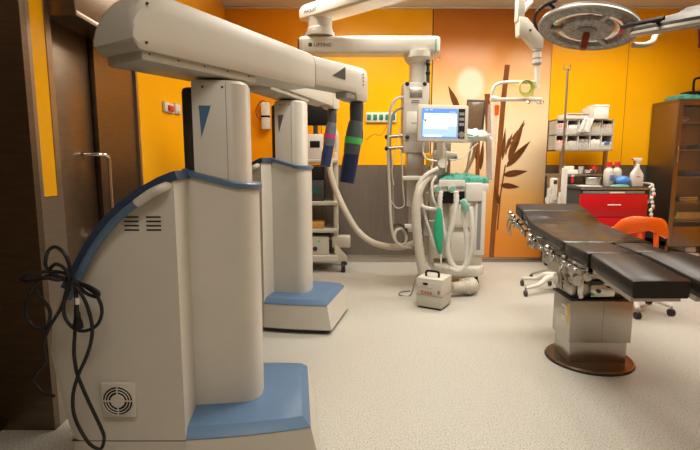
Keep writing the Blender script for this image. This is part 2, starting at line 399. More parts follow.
# ------------------------------------------------------------------ surgical robots
OUT = [(-.955,.03),(-.961,.208),(-.976,.28),(-1.003,.44),(-1.024,.564),(-1.003,.697),(-.972,.777),(-.936,.832),(-.884,.918),(-.833,1.003),(-.771,1.083),(-.704,1.148),(-.626,1.204),(-.55,1.245),(-.507,1.262)]
def bw(x): return interp(x, [-1.03,-.75,-.5], [.272,.306,.334])
def robot(label, loc, rz, lift, theta, ext, bandm, embm, droop=0):
    t = thing('surgical_robot', label, 'surgical robot', loc, rz, None)
    # housing
    b = mb(beige)
    rows = []
    for x, z in OUT:
        L = []
        xs = [-.5+(x+.04+.5)*k/6 for k in range(7)] if x < -.56 else [-.5+(x+.01+.5)*k/6 for k in range(7)]
        for q in xs: L.append(Vector((q, -bw(q), z)))
        L.append(Vector((x+.008, -bw(x)+.012, z))); L.append(Vector((x, -bw(x)+.05, z)))
        L.append(Vector((x, bw(x)-.05, z))); L.append(Vector((x+.008, bw(x)-.012, z)))
        for q in reversed(xs): L.append(Vector((q, bw(q), z)))
        rows.append(L)
    b.loft(rows)
    b.use(seamd)
    b.loft([[(-.5,-bw(-.5)-.0008,zz),(-.75,-bw(-.75)-.0008,zz),(-.955,-bw(-.955)-.0008,zz),(-.955,-bw(-.955)+.01,zz),(-.75,-bw(-.75)+.01,zz),(-.5,-bw(-.5)+.01,zz)] for zz in (.203,.206)])
    b.build('housing', parent=t)
    # trim over the sloping back
    tr = OUT[7:]+[(-.49,1.267)]
    loops = []
    for i, (x, z) in enumerate(tr):
        a, c2 = tr[max(0,i-1)], tr[min(len(tr)-1,i+1)]
        d = Vector((c2[0]-a[0], 0, c2[1]-a[1])).normalized(); n = Vector((-d.z, 0, d.x))
        W = bw(x)+.007; p = Vector((x,0,z))
        L = [p-n*.022, p+n*.012]
        loops.append([L[0]+Vector((0,-W,0)), L[1]+Vector((0,-W,0)), L[1]+Vector((0,W,0)), L[0]+Vector((0,W,0))])
    mb(navy).loft(loops).build('trim', parent=t)
    # push handles either side
    for sgn in (-1, 1):
        path = OUT[7:13]
        pts = []
        for i, (x, z) in enumerate(path):
            a, c2 = path[max(0,i-1)], path[min(len(path)-1,i+1)]
            d = Vector((c2[0]-a[0], 0, c2[1]-a[1])).normalized(); n = Vector((d.z, 0, -d.x))
            p = Vector((x,0,z))+n*.034
            pts.append(Vector((p.x, sgn*(bw(x)+.035), p.z)))
        pts[0] += Vector((-.003,0,-.012))
        h = mb(ltblue).tube(pts, .0145, 12).build('handle', parent=t)
        e = pts[-1]; d = (pts[-1]-pts[-2]).normalized()
        g = mb(beige).tube([e-d*.03, e+d*.03, e+d*.075+Vector((0,0,-.008)), e+d*.10+Vector((0,-sgn*.03,-.012)), e+d*.105+Vector((0,-sgn*.06,-.013))], .017, 12)
        g.build('handle_mount', parent=h)
        mb(ltblue).cyl(pts[0]+Vector((.004,0,.008)), pts[0]+Vector((.01,-sgn*.06,.008)), .0135).build('handle_mount', parent=h)
    # vents and fan
    for x0 in (-.692, -.609):
        v = mb(seamd)
        for k in range(4):
            z = 1.106-k*.0163; xa, xb = x0, x0+.055
            v.loft([[(xa,-bw(xa)-.0012,z-.0032),(xb,-bw(xb)-.0012,z-.0032),(xb,-bw(xb)-.0012,z+.0032),(xa,-bw(xa)-.0012,z+.0032)],
                    [(xa,-bw(xa)+.008,z-.0032),(xb,-bw(xb)+.008,z-.0032),(xb,-bw(xb)+.008,z+.0032),(xa,-bw(xa)+.008,z+.0032)]])
        v.build('vent', parent=t)
    fx, fz = -.751, .3835; sl = (bw(-.69)-bw(-.81))/.12
    FM = Matrix.Translation((fx,-bw(fx),fz)) @ Matrix.Rotation(-math.atan(sl),4,'Z')
    v = mb(beige); v.box((0,-.007,0),(.135,.018,.142),.006); v.build('fan_cover', parent=t).matrix_local = FM
    g = mb(black).cyl((0,-.0165,0),(0,-.0175,0),.057,seg=32)
    g.use(beige)
    for r0 in (.026,.038,.049,.060):
        g.tube([Vector((r0*math.cos(2*PI*k/32),-.019,r0*math.sin(2*PI*k/32))) for k in range(32)], .0021, 6, smooth=False, close=True)
    g.cyl((0,-.0175,0),(0,-.021,0),.025)
    for a in range(4): g.box((math.cos(a*PI/2)*.043,-.0195,math.sin(a*PI/2)*.043),(.038 if a%2==0 else .004,.004,.004 if a%2==0 else .038))
    g.build('fan_grille', parent=t).matrix_local = FM
    # lower cover in front of the housing
    def dplan(xb, xf, W, rx, grow=0):
        L = [(xb,-W-grow)]
        for k in range(9):
            a = PI/2*k/8; L.append((xf-rx+rx*math.sin(a)+grow*math.sin(a), -(W+grow)*(.35+.65*math.cos(a)) if False else -(W+grow)*math.cos(a)**.75 if k<8 else 0))
        return L+[(x,-y) for x, y in reversed(L[:-1])]
    P = dplan(-.515,-.214,.124,.085)
    def topz(x): return interp(x, [-.52,-.42,-.30,-.2], [1.262,1.242,1.205,1.198])
    mb(beige).loft([[Vector((x,y,.235)) for x,y in P],[Vector((x,y,topz(x))) for x,y in P]]).build('column_cover', parent=t)
    Pt = dplan(-.515,-.214,.124,.085,.014)
    mb(ltblue).loft([[Vector((x,y,topz(x)-.004)) for x,y in P],[Vector((x,y,topz(x))) for x,y in Pt],[Vector((x,y,topz(x)+.018)) for x,y in Pt],[Vector((x,y,topz(x)+.024)) for x,y in P]]).build('cover_trim', parent=t)
    # foot
    side = [(-.50,.336),(-.38,.336),(-.26,.331),(-.15,.321),(-.06,.310),(0,.300)]
    def foot(dx, dy, z):
        L = [Vector((x+(dx if i==5 else dx*.6 if i==4 else 0), -(y+dy), z)) for i,(x,y) in enumerate(side)]
        return L+[Vector((p.x,-p.y,z)) for p in reversed(L)]
    mb(blue).loft([foot(0,0,.207),foot(0,.0,.211),foot(-.032,-.032,.243),foot(-.036,-.036,.245)]).build('foot', parent=t, ang=25)
    mb(beige).loft([foot(.04,.026,.035),foot(0,-.002,.2075)]).use(seamd).loft([foot(.02,.01,.012),foot(.02,.01,.036)]).build('foot_base', parent=t)
    for x, y in ((-.1,.22),(-.1,-.22),(-.85,.2),(-.85,-.2)): mb(rubber).cyl((x,y-.02,.03),(x,y+.02,.03),.03).build('caster', parent=t)
    # lifting column
    cz = 1.648+lift
    Pc = dplan(-.468,-.244,.115,.085); Pi = dplan(-.458,-.254,.105,.085)
    cb = mb(beige).loft([[Vector((x,y,.9)) for x,y in Pc],[Vector((x,y,cz-.014)) for x,y in Pc],[Vector((x,y,cz)) for x,y in Pi]])
    cb.use(seamd)
    for x in (-.423,-.344): cb.cyl((x,-.1152,cz-.03),(x,-.1162,cz-.03),.005,seg=12)
    cb.span((-.3315,-.1152,.95),(-.3300,-.1156,cz-.014))
    cb.build('column', parent=t)
    mb(embm).prism([(-.441,cz-.105),(-.392,cz-.105),(-.434,cz-.235)], -.1165,-.1148,'y').build('emblem', parent=t)
    mb(mat_rail).span((-.525,-.055,.95),(-.467,.055,cz-.02),.02).build('column_rail', parent=t)
    mb(seamd).cyl((-.38,0,cz-.005),(-.38,0,cz+.035),.085).build('turntable', parent=t)
    # boom, in its own frame: x along, z up from floor
    BM = Matrix.Translation((-.38,0,lift)) @ Matrix.Rotation(R(theta),4,'Z') @ Matrix.Translation((0,0,1.69)) @ Matrix.Rotation(R(droop),4,'Y') @ Matrix.Translation((0,0,-1.69))
    def sec(x, w0, zl, zh, face=None):
        yc = -((face or w0)-w0)
        h = zh-zl
        pr = [(-.93,0),(-.985,.08),(-1,.22),(-1,.60),(-.96,.78),(-.83,.92),(-.55,.985),(0,1)]
        pts = [(a*w0, zl+b2*h) for a,b2 in pr]; pts += [(-a,b2) for a,b2 in reversed(pts[:-1])]
        return [Vector((x, a+yc, b2)) for a,b2 in pts]
    bz = 1.692
    bo = mb(beige)
    rear = []
    for q in range(13):
        a = PI/2*q/12; tt = -.472+.125*(1-math.cos(a)); zz = 1.735+.176*math.sin(a)
        rear.append(sec(tt, .120+.004*q/12, max(bz, 1.722-1.15*(tt+.472)), zz, .128+.003*q/12))
    bo.loft(rear+[sec(-.30,.124,bz,1.911,.131), sec(-.1,.118,bz,1.903,.131), sec(.3,.098,bz,1.885,.127), sec(.535,.082,bz+.004,1.873,.124), sec(.548,.076,bz+.008,1.867,.119)])
    bo.use(seamd)
    for x, z in ((-.415,1.845),(-.425,1.715)): bo.cyl((x,-.128,z),(x,-.1345,z),.0045,seg=10)
    bob = bo.build('boom', parent=t, ang=30); bob.matrix_local = BM
    fl = mb(cream_under)
    fl.box((-.150,0,1.682),(.56,.215,.045),.010)
    fl.use(seamd)
    for k in range(5): fl.cyl((-.40+k*.12,-.106,1.684),(-.40+k*.12,-.1095,1.684),.0035,seg=8)
    q = fl.build('boom_rail', parent=t); q.matrix_local = BM
    E = ext
    fo = mb(seamd).loft([sec(.545,.074,bz+.010,1.865,.117),sec(.556,.074,bz+.010,1.865,.117)])
    fo.use(beige).loft([sec(.556+min(E,0)*1.1,.066,1.716,1.866,.112),sec(.85+E,.062,1.724,1.878,.110),sec(.965+E,.060,1.722,1.884,.110),sec(.980+E,.060,1.686,1.885,.110),sec(1.085+E,.058,1.684,1.888,.108),sec(1.103+E,.054,1.690,1.880,.104),sec(1.112+E,.045,1.70,1.862,.09)])
    fo.use(grey_under).box((.93+E,-.056,1.709),(.105,.085,.05),.014)
    fo.use(steelh)
    for z in (1.843,1.822,1.801,1.780): fo.cyl((1.042+E,-.104,z),(1.042+E,-.1125,z),.0052,seg=10)
    fo.use(greenb).box((1.085+E,-.100,1.715),(.02,.012,.03),.003)
    fb = fo.build('forearm', parent=t); fb.matrix_local = BM
    mk = mb(dgrey).prism([(.715+E,1.785),(.842+E,1.850),(.842+E,1.782)], -.1135,-.1080,'y').build('marking', parent=fb)
    # draped wrist and instrument
    c0 = Vector((1.055+E,-.055,0))
    def wp(dx, dy, z): return c0+Vector((dx,dy,z))
    s1 = mb(drapeg).tube([wp(0,0,1.70),wp(0,0,1.65),wp(-.001,0,1.60),wp(-.002,0,1.56)], [.040,.043,.042,.040], 14)
    q = s1.build('wrist', parent=t); q.matrix_local = BM
    s2 = mb(drapeg2).tube([wp(0,0,1.575),wp(-.004,.006,1.54),wp(-.014,.014,1.46),wp(-.022,.022,1.38),wp(-.023,.024,1.36)], [.040,.048,.053,.051,.044], 16)
    s2.use(drapeg).tube([wp(.045,.0,1.55),wp(.058,.002,1.51),wp(.055,.006,1.45),wp(.025,.012,1.41)], [.008,.014,.016,.012], 8)
    hb = s2.build('instrument_holder', parent=t); hb.matrix_local = BM
    mb(bandm).tube([wp(-.0125,.0125,1.468),wp(-.0165,.0165,1.428)], [.0555,.0545], 18, smooth=False).build('colour_band', parent=hb)
    s3 = mb(drapeb).tube([wp(-.020,.020,1.385),wp(-.030,.032,1.30),wp(-.042,.046,1.19)], [.048,.050,.047], 14)
    q = s3.build('instrument_sleeve', parent=t); q.matrix_local = BM
    return t
mat_rail = mat('rail_brown', (.05,.038,.028), .4, noise=.2)
cream_under = mat('rail_cover', (.50,.47,.40), .35, noise=.05)
grey_under = mat('forearm_step', (.40,.39,.37), .45, noise=.05)
drapeg2 = mat('grey_drape', (.10,.12,.15), .5, noise=.2, nscale=25, bump=.3)
r1 = robot('large white and blue surgical robot nearest the camera, green band on its instrument', (-.198,2.133,0), R(6.5), 0, 50.8, 0, greenb, mat('emblem_blue',(.06,.15,.28),.4,noise=.05))
r2 = robot('white and blue surgical robot standing behind the nearest one, magenta band on its instrument', (-.114,3.784,0), R(-12.2), .053, 78.2, -.39, magb, mat('emblem_grey',(.14,.14,.14),.4,noise=.05), 2.5)
r2.scale = (1, 1, 1.06)

# mains lead looped over the near robot's handle
cy = 1.675
ca = mb(rubber)
def strand(px, dy=0, r=.0065):
    n = len(px)
    ca.tube([at(u,v,cy+dy+.012*math.sin(i*1.7)) for i,(u,v) in enumerate(px)], r, 8, sub=5)
strand([(67,278),(58,276),(47,268),(45.6,260),(49,250),(56,247),(64,253),(69,264),(70,276)])
strand([(66,281),(50,272),(56,264),(66,270),(70,280)], -.015)
strand([(70,276),(60,272),(42,272),(28,274),(21,279),(28,281),(45,278),(58,280),(68,278)], -.01)
strand([(68,280),(52,275),(38,281),(29,296),(26,310),(30,323),(41,329),(48,325),(50,311),(43,300),(35,288)])
strand([(70,276),(77,282),(88,286),(98,292),(97,297),(86,293),(77,284),(72,278)], -.012)
strand([(70,280),(65,296),(64,314),(72,327),(84,331),(97,325),(102,311),(97,296),(86,287),(74,280)], -.012)
strand([(70,282),(66,296),(60,310),(48,330),(44,344),(45,358),(45,364),(36,373),(35,383),(44,393),(54,396)], -.004)
strand([(74,280),(76,300),(75,330),(74,350),(75,362),(78,376),(88,400),(102,430),(104,440),(100,449),(88,442),(75,418),(73,396),(78,376),(86,358),(91,342),(92,325),(86,303),(76,286)], -.02)
strand([(73,278),(76,292),(77,306),(78,318)], -.03)
cab = ca.build('power_cable')
tag(cab, 'long black power cable looped over the near robot\'s rear push handle', 'cable')
p = at(78,318,cy-.03); q = at(78,328,cy-.03)
mb(black).tube([at(78,312,cy-.03),p,at(78,323,cy-.03),q],[.008,.010,.017,.019],12,smooth=False).build('plug', parent=cab)
mb(white).tube([at(77.5,298,cy-.03),at(77.7,304,cy-.03)],.009,10,smooth=False).build('cable_tag', parent=cab)

# ------------------------------------------------------------------ ceiling supply pendant
PY = 5.05
pe = thing('ceiling_pendant', 'white jointed ceiling supply arm with a service column behind the anaesthesia machine', 'ceiling pendant', (0,PY,0))
def pl(u, v, dy=0): p = at(u,v,PY+dy); return Vector((p.x, dy, p.z))
a, b2 = pl(299,35,-.1), pl(440,53,-.1)
def hsec(x, y0, y1, z0, z1, r):
    pts = []
    for cx, cz, a0 in ((y0+r, z1-r, 90),(y1-r, z1-r, 0),(y1-r*.4, z0+r*.4, 270),(y0+r*.4, z0+r*.4, 180)):
        rr = r if a0 in (0, 90) else r*.4
        for k in range(5):
            an = R(a0+ (90-22.5*k if False else 22.5*k)) ; pts.append((cx+rr*math.cos(an), cz+rr*math.sin(an), a0))
    order = sorted(range(len(pts)), key=lambda i: math.atan2(pts[i][1]-(z0+z1)/2, pts[i][0]-(y0+y1)/2))
    return [Vector((x, pts[i][0], pts[i][1])) for i in order]
la = mb(white)
secs = []
for x, k in ((a.x,.82),(a.x+.012,.93),(a.x+.04,1),(b2.x-.05,1),(b2.x-.015,.95),(b2.x,.84)):
    zc = (a.z+b2.z)/2; hh = (a.z-b2.z)/2*k; yy = .11*k
    secs.append(hsec(x, -yy, yy, zc-hh, zc+hh, .05*k))
la.loft(secs)
la.use(dgrey).box((a.x-.004,0,(a.z+b2.z)/2),(.03,.17,(a.z-b2.z)*.7),.012)
la.use(tealp).box((b2.x-.045,-.1095,(a.z+b2.z)/2-.01),(.018,.006,(a.z-b2.z)*.75),.002)
lo = la.build('lower_arm', parent=pe)
p = pl(308,46.5,-.112)
lettering('lettering', '\u25A0 LIFTING', .05, darktx, lo, (p.x, -.1125, p.z), (PI/2,0,0))
p = pl(320,35); q = pl(320,20)
mb(white).lathe([(.15,p.z-.02),(.15,p.z+.015),(.135,p.z+.02),(.135,p.z+.05),(.125,p.z+.06),(.125,q.z+.02)],(p.x,0,0)).build('joint', parent=pe)
# upper arm runs towards the ceiling mount, out of the photograph
ua = mb(white); za, zb = q.z+.0, q.z+.17
base = Vector((p.x,0,0)); dirv = Vector((.754,-.657,0)); nv = Vector((.657,.754,0))
loops = []
for s, k in ((-.20,.70),(-.185,.88),(-.13,1),(1.75,1.0),(1.8,.9)):
    L = []
    for yy, zz in ((-.11,0),(-.13,.02),(-.13,.11),(-.10,.15),(0,.165),(.10,.15),(.13,.11),(.13,.02),(.11,0)):
        L.append(base+dirv*s+nv*yy*k+Vector((0,0,za+.08+(zz-.08)*k)))
    loops.append(L)
ua.loft(loops); uo = ua.build('upper_arm', parent=pe)
an = math.atan2(dirv.y, dirv.x)
pp = base+dirv*-.10-nv*.1315
lettering('lettering', 'MAQUET', .045, darktx, uo, (pp.x, pp.y, za+.05), (PI/2,0,an))
pp = base+dirv*1.65
mb(white).lathe([(.14,za+.15),(.14,za+.22),(.09,za+.24),(.09,HC-.08),(.22,HC-.06),(.22,HC)],(pp.x,pp.y,0)).build('ceiling_mount', parent=pe)
# drop column and service head
p0, p1 = pl(418,53), pl(418,64); xc = p0.x
zt, zm = p0.z, pl(418,84).z
zh0, zh1 = pl(414,84).z, pl(414,153).z
xh = pl(414.5,120).x
mb(white).lathe([(.150,zt),(.150,zt-.06),(.11,zt-.11),(.093,zt-.12),(.093,zm-.03)],(xh+.03,0,0)).build('drop_column', parent=pe)
sh = mb(cream).span((xh-.135,-.12,zh1+.12),(xh+.135,.12,zh0),.015)
sh.span((xh-.13,-.115,zh1),(xh+.15,.115,zh1+.14),.015)
sh.use(steel).span((xh-.07,-.123,zh0-.16),(xh+.06,-.119,zh0-.05),.002)
sh.use(white).span((xh-.10,-.124,zh1+.2),(xh+.10,-.119,zh1+.42),.002)
sh.use(dgrey)
for z in (zh0-.19, zh0-.21, zh1+.30): sh.span((xh-.05,-.126,z),(xh+.03,-.122,z+.006))
sh.build('service_head', parent=pe)
for u in (407, 424.5):
    q = pl(u,84,-.1); mb(rubber).ball((q.x,-.12,q.z),.022).build('knob', parent=pe)
q = pl(407.5,137,-.14); mb(rubber).ball((q.x,-.14,q.z),.022).build('knob', parent=pe)
zl0, zl1, zl2 = pl(415,153).z, pl(415,206).z, pl(415,231).z
lc = mb(steel).span((xh-.085,-.08,zl1),(xh+.10,.08,zl0+.02),.01).span((xh-.06,-.07,zl2),(xh+.10,.07,zl1+.01),.01)
lc.build('lower_column', parent=pe)
for v, u0, u1 in ((178,402.5,428),(226,404.5,421)):
    q0, q1 = pl(u0,v,-.12), pl(u1,v,-.12)
    mb(white).span((q0.x,-.15,q0.z-.022),(q1.x,-.09,q0.z+.022),.01).build('equipment_rail', parent=pe)
# hanging rod on the right with beads and hooks
q0, q1 = pl(428,60,-.1), pl(428,108,-.1)
rd = mb(mat_rail).cyl((q0.x,-.1,q0.z),(q1.x,-.1,q1.z),.018,seg=12).use(rubber)
for v in (64,73): q = pl(428,v,-.1); rd.ball((q.x,-.1,q.z),.026)
rd.build('rod', parent=pe)
hk = mb(steelh)
for u in (419,424,430,435):
    q = pl(u,57,-.14); hk.tube([(q.x,-.1,q.z+.05),(q.x,-.14,q.z),(q.x+.02,-.16,q.z-.03),(q.x+.05,-.15,q.z-.01),(q.x+.045,-.14,q.z+.02)],.0032,6)
hk.build('hooks', parent=pe)
# side brackets and hanging lines left of the column
for v in (137, 148.5):
    q0, q1 = pl(387,v,-.08), pl(404,v-1.5,-.08)
    k = mb(fsteel).cyl(q0,q1,.018,seg=10).use(rubber).ball(q0,.026); k.build('side_bracket', parent=pe)
def line(px, r, m, name='supply_line', dy=-.1):
    mb(m).tube([pl(u,v,dy-.02*math.sin(i)) for i,(u,v) in enumerate(px)], r, 8).build(name, parent=pe)
line([(403,97),(396,99),(391,108),(389,125),(388,150),(389,175),(390,200),(391,222),(394,238),(399,244),(405,243),(406,235),(402,229),(396,231),(395,240),(401,246),(412,248)], .015, hosem)
line([(403,108),(397,110),(392,118),(390,140),(391,165),(392.5,190),(393,215),(394,232)], .013, grey, dy=-.06)
line([(401,150),(402,165),(403,190),(404,205),(397,208),(391,201)], .007, hosem)
line([(400,128),(396,150),(392,170),(394,185)], .005, cream)
line([(393,232),(392,228),(397,224),(405,228),(407,237),(402,243),(395,240)], .01, dgrey, dy=-.08)
line([(389,122),(381,135),(374,134),(366,140)], .006, orangep, dy=.7)

ho = mb(hosem).tube([at(329,158,5.5),at(331,175,5.45),at(337,193,5.4),at(346,212,5.3),at(357,230,5.25),at(370,241,5.2),at(385,246,5.1),at(402,247,5.0),at(414,243,4.95)], .035, 12).build('supply_hose')
tag(ho, 'thick cream hose curving from the equipment tower to the supply column', 'hose')

# ------------------------------------------------------------------ anaesthesia machine
AY = 4.75
am = thing('anaesthesia_machine', 'white anaesthesia machine with a lit blue screen and hanging breathing hoses', 'anaesthesia machine', (1.08,AY+.2,0))
OX, OY = 1.08, AY+.2
def al(u, v, dy=0): p = at(u,v,AY+dy); return Vector((p.x-OX, AY+dy-OY, p.z))
x0, x1 = al(428,200).x, al(487,200).x
zt = al(450,189).z
cabx = al(452,200).x
c = mb(cream)
c.span((cabx,-.12,.24),(x1,.38,zt-.02),.025)
c.span((x0+.06,-.02,.30),(cabx+.02,.36,zt-.06),.02)
c.use(black).span((al(441,190).x,-.135,al(450,204).z),(al(471,190).x,-.115,al(450,186).z),.004)
c.use(steel).span((cabx+.02,-.128,.62),(x1-.10,-.118,.66),.003)
c.use(white).span((cabx+.02,-.126,.30),(x1-.12,-.118,.60),.004).span((cabx+.02,-.126,.68),(x1-.12,-.118,.98),.004)
c.build('cabinet', parent=am)
c = mb(white).span((x1-.10,-.14,.36),(x1+.01,.36,zt),.012)
c.use(grey).span((x1-.075,-.145,.42),(x1-.035,-.138,zt-.1),.002)
c.use(dgrey).span((x1-.012,-.07,.80),(x1+.012,.25,.83)).span((x1-.012,-.07,.55),(x1+.012,.25,.58))
c.build('side_column', parent=am)
c = mb(white).prism([(x0+.10,-.12),(x0+.2,-.24),(x1-.08,-.24),(x1+.02,-.12),(x1+.02,.36),(x0+.10,.36)],.15,.25,'z',.02); c.build('base', parent=am)
for x, y in ((x0+.2,-.16),(x1-.06,-.12),(x0+.2,.28),(x1-.04,.28)):
    mb(rubber).cyl((x-.018,y,.05),(x+.018,y,.05),.05).use(dgrey).cyl((x,y,.05),(x,y,.16),.018).build('caster', parent=am)
c = mb(steel).span((al(431,240).x,-.04,.26),(al(437,240).x,.02,zt),.006).span((al(426,240).x,-.05,al(430,238).z),(al(441,240).x,.04,al(430,222).z),.01); c.build('gas_block', parent=am)
sz = al(450,181).z
mb(white).span((al(441,181).x,-.14,zt-.03),(al(491,181).x,.34,sz-.03),.012).use(white).span((al(440,181).x,-.17,sz-.06),(al(466,181).x,-.12,sz+.01),.01).build('worktop', parent=am)
c = mb(white).span((al(466,200).x,-.17,al(470,202).z),(al(484,200).x,.05,al(470,183).z),.02).use(cream).span((al(468,200).x,-.155,al(470,228).z),(al(472,200).x,-.14,al(470,203).z),.006); c.build('side_module', parent=am)
# monitor on its column and arm
c = mb(steel).span((al(438,170).x,.05,sz-.04),(al(456,170).x,.14,al(440,130).z),.02)
c.use(white).box((al(449,155).x,.02,al(449,155).z),(.26,.10,.09),.03,RY(.12)).cyl((al(444,150).x,-.02,al(444,158).z),(al(444,150).x,-.02,al(444,141).z),.04)
c.use(grey).cyl((al(459,158).x,-.03,al(459,158).z),(al(459,158).x,-.06,al(459,158).z),.02)
c.build('monitor_arm', parent=am)
mw, mh = 50*4.6/FOC, 36*4.6/FOC
mc = al(443.3,123.2,-.15)
MM = Matrix.Translation((mc.x,-.33,mc.z)) @ Matrix.Rotation(R(1.2),4,'Y') @ Matrix.Rotation(R(-4),4,'X')
c = mb(cream); c.box((0,.03,0),(mw,.07,mh),.015); mo = c.build('monitor', parent=am); mo.matrix_local = MM
def rect(m, u0, v0, u1, v1, y, o):   # fractions of the monitor front
    o.use(m).span(((u0-.5)*mw, y, (.5-v1)*mh), ((u1-.5)*mw, y+.003, (.5-v0)*mh))
s = MB()
rect(scr_bl,.08,.105,.785,.90,-.0075,s)
rect(scr_lt,.10,.42,.77,.86,-.0085,s)
rect(scr_wh,.125,.235,.765,.58,-.0092,s); rect(scr_wh,.125,.58,.60,.655,-.0092,s); rect(scr_wh,.13,.82,.48,.87,-.0092,s)
rect(scr_gr,.135,.40,.165,.46,-.0098,s)
for k,(q0,q1) in enumerate(((.17,.55),(.2,.72),(.2,.50),(.5,.7))): rect(scr_lt,q0,.30+k*.085,q1,.312+k*.085,-.0098,s)
rect(scr_wh,.14,.14,.20,.155,-.0085,s); rect(scr_wh,.24,.135,.29,.15,-.0085,s); rect(scr_wh,.62,.19,.74,.2,-.0085,s)
s.build('screen', parent=mo)
s = MB(); rect(black,.80,.10,.93,.90,-.0075,s)
for k in range(3): rect(grey,.815,.20+k*.14,.915,.28+k*.14,-.010,s)
s.use(steel).cyl((.365*mw,-.007,-.30*mh),(.365*mw,-.02,-.30*mh),.03)
s.build('control_panel', parent=mo)
# second display seen edge-on behind
q = al(475,117,.35)
c = mb(dgrey); c.box((0,0,0),(.20,.03,.36),.008); c.use(mat('screen_reflection',(.20,.13,.08),.15,noise=.1)); c.box((-.005,-.0165,0),(.165,.004,.31),.002)  # brown of the screen face is an orange reflection put into its colour
o = c.build('rear_display', parent=am); o.matrix_local = Matrix.Translation(q) @ Matrix.Rotation(R(4),4,'Y') @ Matrix.Rotation(R(-18),4,'Z')
q = al(481,128,.38); mb(fsteel).tube([(q.x-.05,q.y+.03,q.z),(q.x-.06,q.y+.05,q.z-.3),(al(470,150).x,.2,sz-.03)],.018,8).build('display_arm', parent=am)
# hose sockets, breathing hoses and bag
for u in (441, 456):
    q = al(u,190,-.17); mb(white).cyl((q.x,-.12,q.z),(q.x,-.20,q.z),.038).use(tealp).cyl((q.x,-.19,q.z),(q.x,-.215,q.z),.030).build('hose_port', parent=am)
def hose(px, r, m, name, dy=-.22, rib=.10, sub=7):
    return mb(m).tube([al(u,v,dy-.015*math.sin(i*1.3)) for i,(u,v) in enumerate(px)], r, 12, sub=sub, rib=rib).build(name, parent=am)
hose([(456,191),(456,205),(452,225),(448,242),(449,257),(455,267),(463,268),(467,258),(467,240),(464,220),(463,207)], .026, milky, 'breathing_hose')
hose([(470,207),(472,222),(472,240),(470,255),(465,266),(458,271),(449,268)], .024, milky, 'breathing_hose', -.25)
hose([(441,191),(440,204),(442,222),(446,240)], .022, milky, 'breathing_hose', -.20)
mb(tealp).tube([al(462,200,-.25),al(465,205,-.25),al(466,212,-.25)],[.03,.04,.03],10).build('y_piece', parent=am)
mb(greenbag).tube([al(439.5,208,-.25),al(439,216,-.25),al(438.5,226,-.25),al(438.5,238,-.25),al(439.5,249,-.25),al(440,254,-.25)],[.014,.034,.044,.044,.028,.010],14).build('reservoir_bag', parent=am)
hose([(438,168),(426,175),(418,186),(417,198),(422,206),(433,209),(440,207)], .02, milky, 'bag_hose', -.16)
hose([(430,172),(424,178),(421,192),(424,212),(430,232),(434,246)], .014, milky, 'bag_hose', -.12)
hose([(436,176),(432,184),(433,198),(436,205)], .013, milky, 'bag_hose', -.19)
hose([(441,254),(441,262),(440,270)], .008, milky, 'bag_hose', -.25, 0)
# thin leads and the yellow block behind the monitor
hose([(424,141),(423,152),(427,159),(437,161)], .008, white, 'lead', -.05, 0)
hose([(432,172),(430,190),(427,205),(425,222),(432,240)], .006, grey, 'lead', -.1, 0)
hose([(443,143),(446,152),(446,172)], .007, hosem, 'lead', -.12, 0)
hose([(450,160),(462,158),(470,150),(478,143)], .006, white, 'lead', -.1, 0)
q = al(429,160,.2); mb(yelp).span((q.x-.03,q.y-.02,q.z-.06),(q.x+.03,q.y+.02,q.z+.06),.008).build('yellow_connector', parent=am)
mb(paper).cyl(al(443,163,.0),al(443,163,.03),.05).build('paper_disc', parent=am)

# warming unit on the floor
wu = thing('warming_unit', 'cream patient warming blower with black handle on the floor before the anaesthesia machine', 'warming unit', (.765,4.20,0), R(-31))
c = mb(cream).span((-.125,-.10,.015),(.125,.16,.285),.012)
c.use(seamd).span((-.126,-.101,.125),(.126,.161,.127)).span((-.11,-.09,0),(.11,.15,.02))
c.build('case', parent=wu)
pn = mb(cream).span((-.105,-.106,.135),(.110,-.099,.252),.002)
pn.use(grey)
for k in range(5): pn.cyl((-.09+k*.028,-.105,.195),(-.09+k*.028,-.110,.195),.005,seg=10)
pn.use(redtx)
for x, wd in ((-.075,.03),(-.040,.022),(-.014,.026),(.015,.02)): pn.span((x,-.1085,.150),(x+wd*.85,-.105,.165),.001)
pn.span((-.075,-.1085,.139),(.036,-.105,.145),.001)
pn = pn.build('control_panel', parent=wu)
mb(black).span((-.055,-.110,.222),(-.01,-.105,.244),.002).build('display', parent=pn)
mb(redtx).span((.085,-.109,.15),(.105,-.105,.185),.001).build('warning_mark', parent=pn)
mb(black).tube([(-.06,-.02,.28),(-.062,-.02,.315),(-.05,-.02,.335),(.0,-.02,.338),(.05,-.02,.335),(.062,-.02,.315),(.06,-.02,.28)],.011,8).build('handle', parent=wu)
def wloc(p):
    return Matrix.Rotation(R(31),3,'Z') @ (Vector(p)-Vector((.765,4.20,0)))
mb(hosem).tube([wloc(at(u,v,Y)) for u,v,Y in ((424,277,4.50),(421,262,4.52),(418,240,4.53),(416,215,4.54),(418,195,4.56),(424,182,4.60),(432,174,4.64))],[.045,.048,.047,.045,.042,.038,.035],14,sub=8,rib=.04).build('hose', parent=wu)
mb(hosem).tube([wloc((1.0,4.50,.10)),wloc((1.12,4.55,.09)),wloc((1.20,4.58,.085)),wloc((1.24,4.68,.085)),wloc((1.16,4.76,.085))],[.05,.06,.075,.07,.06],14,rib=.05,sub=8).build('hose', parent=wu)
mb(grey).tube([wloc(at(421,262,4.72)),wloc(at(419,272,4.6)),wloc(at(415,281,4.5)),wloc((.60,4.53,.01)),wloc((.50,4.55,.01)),wloc((.52,4.66,.01)),wloc((.62,4.7,.01))],.008,8).build('lead', parent=wu)

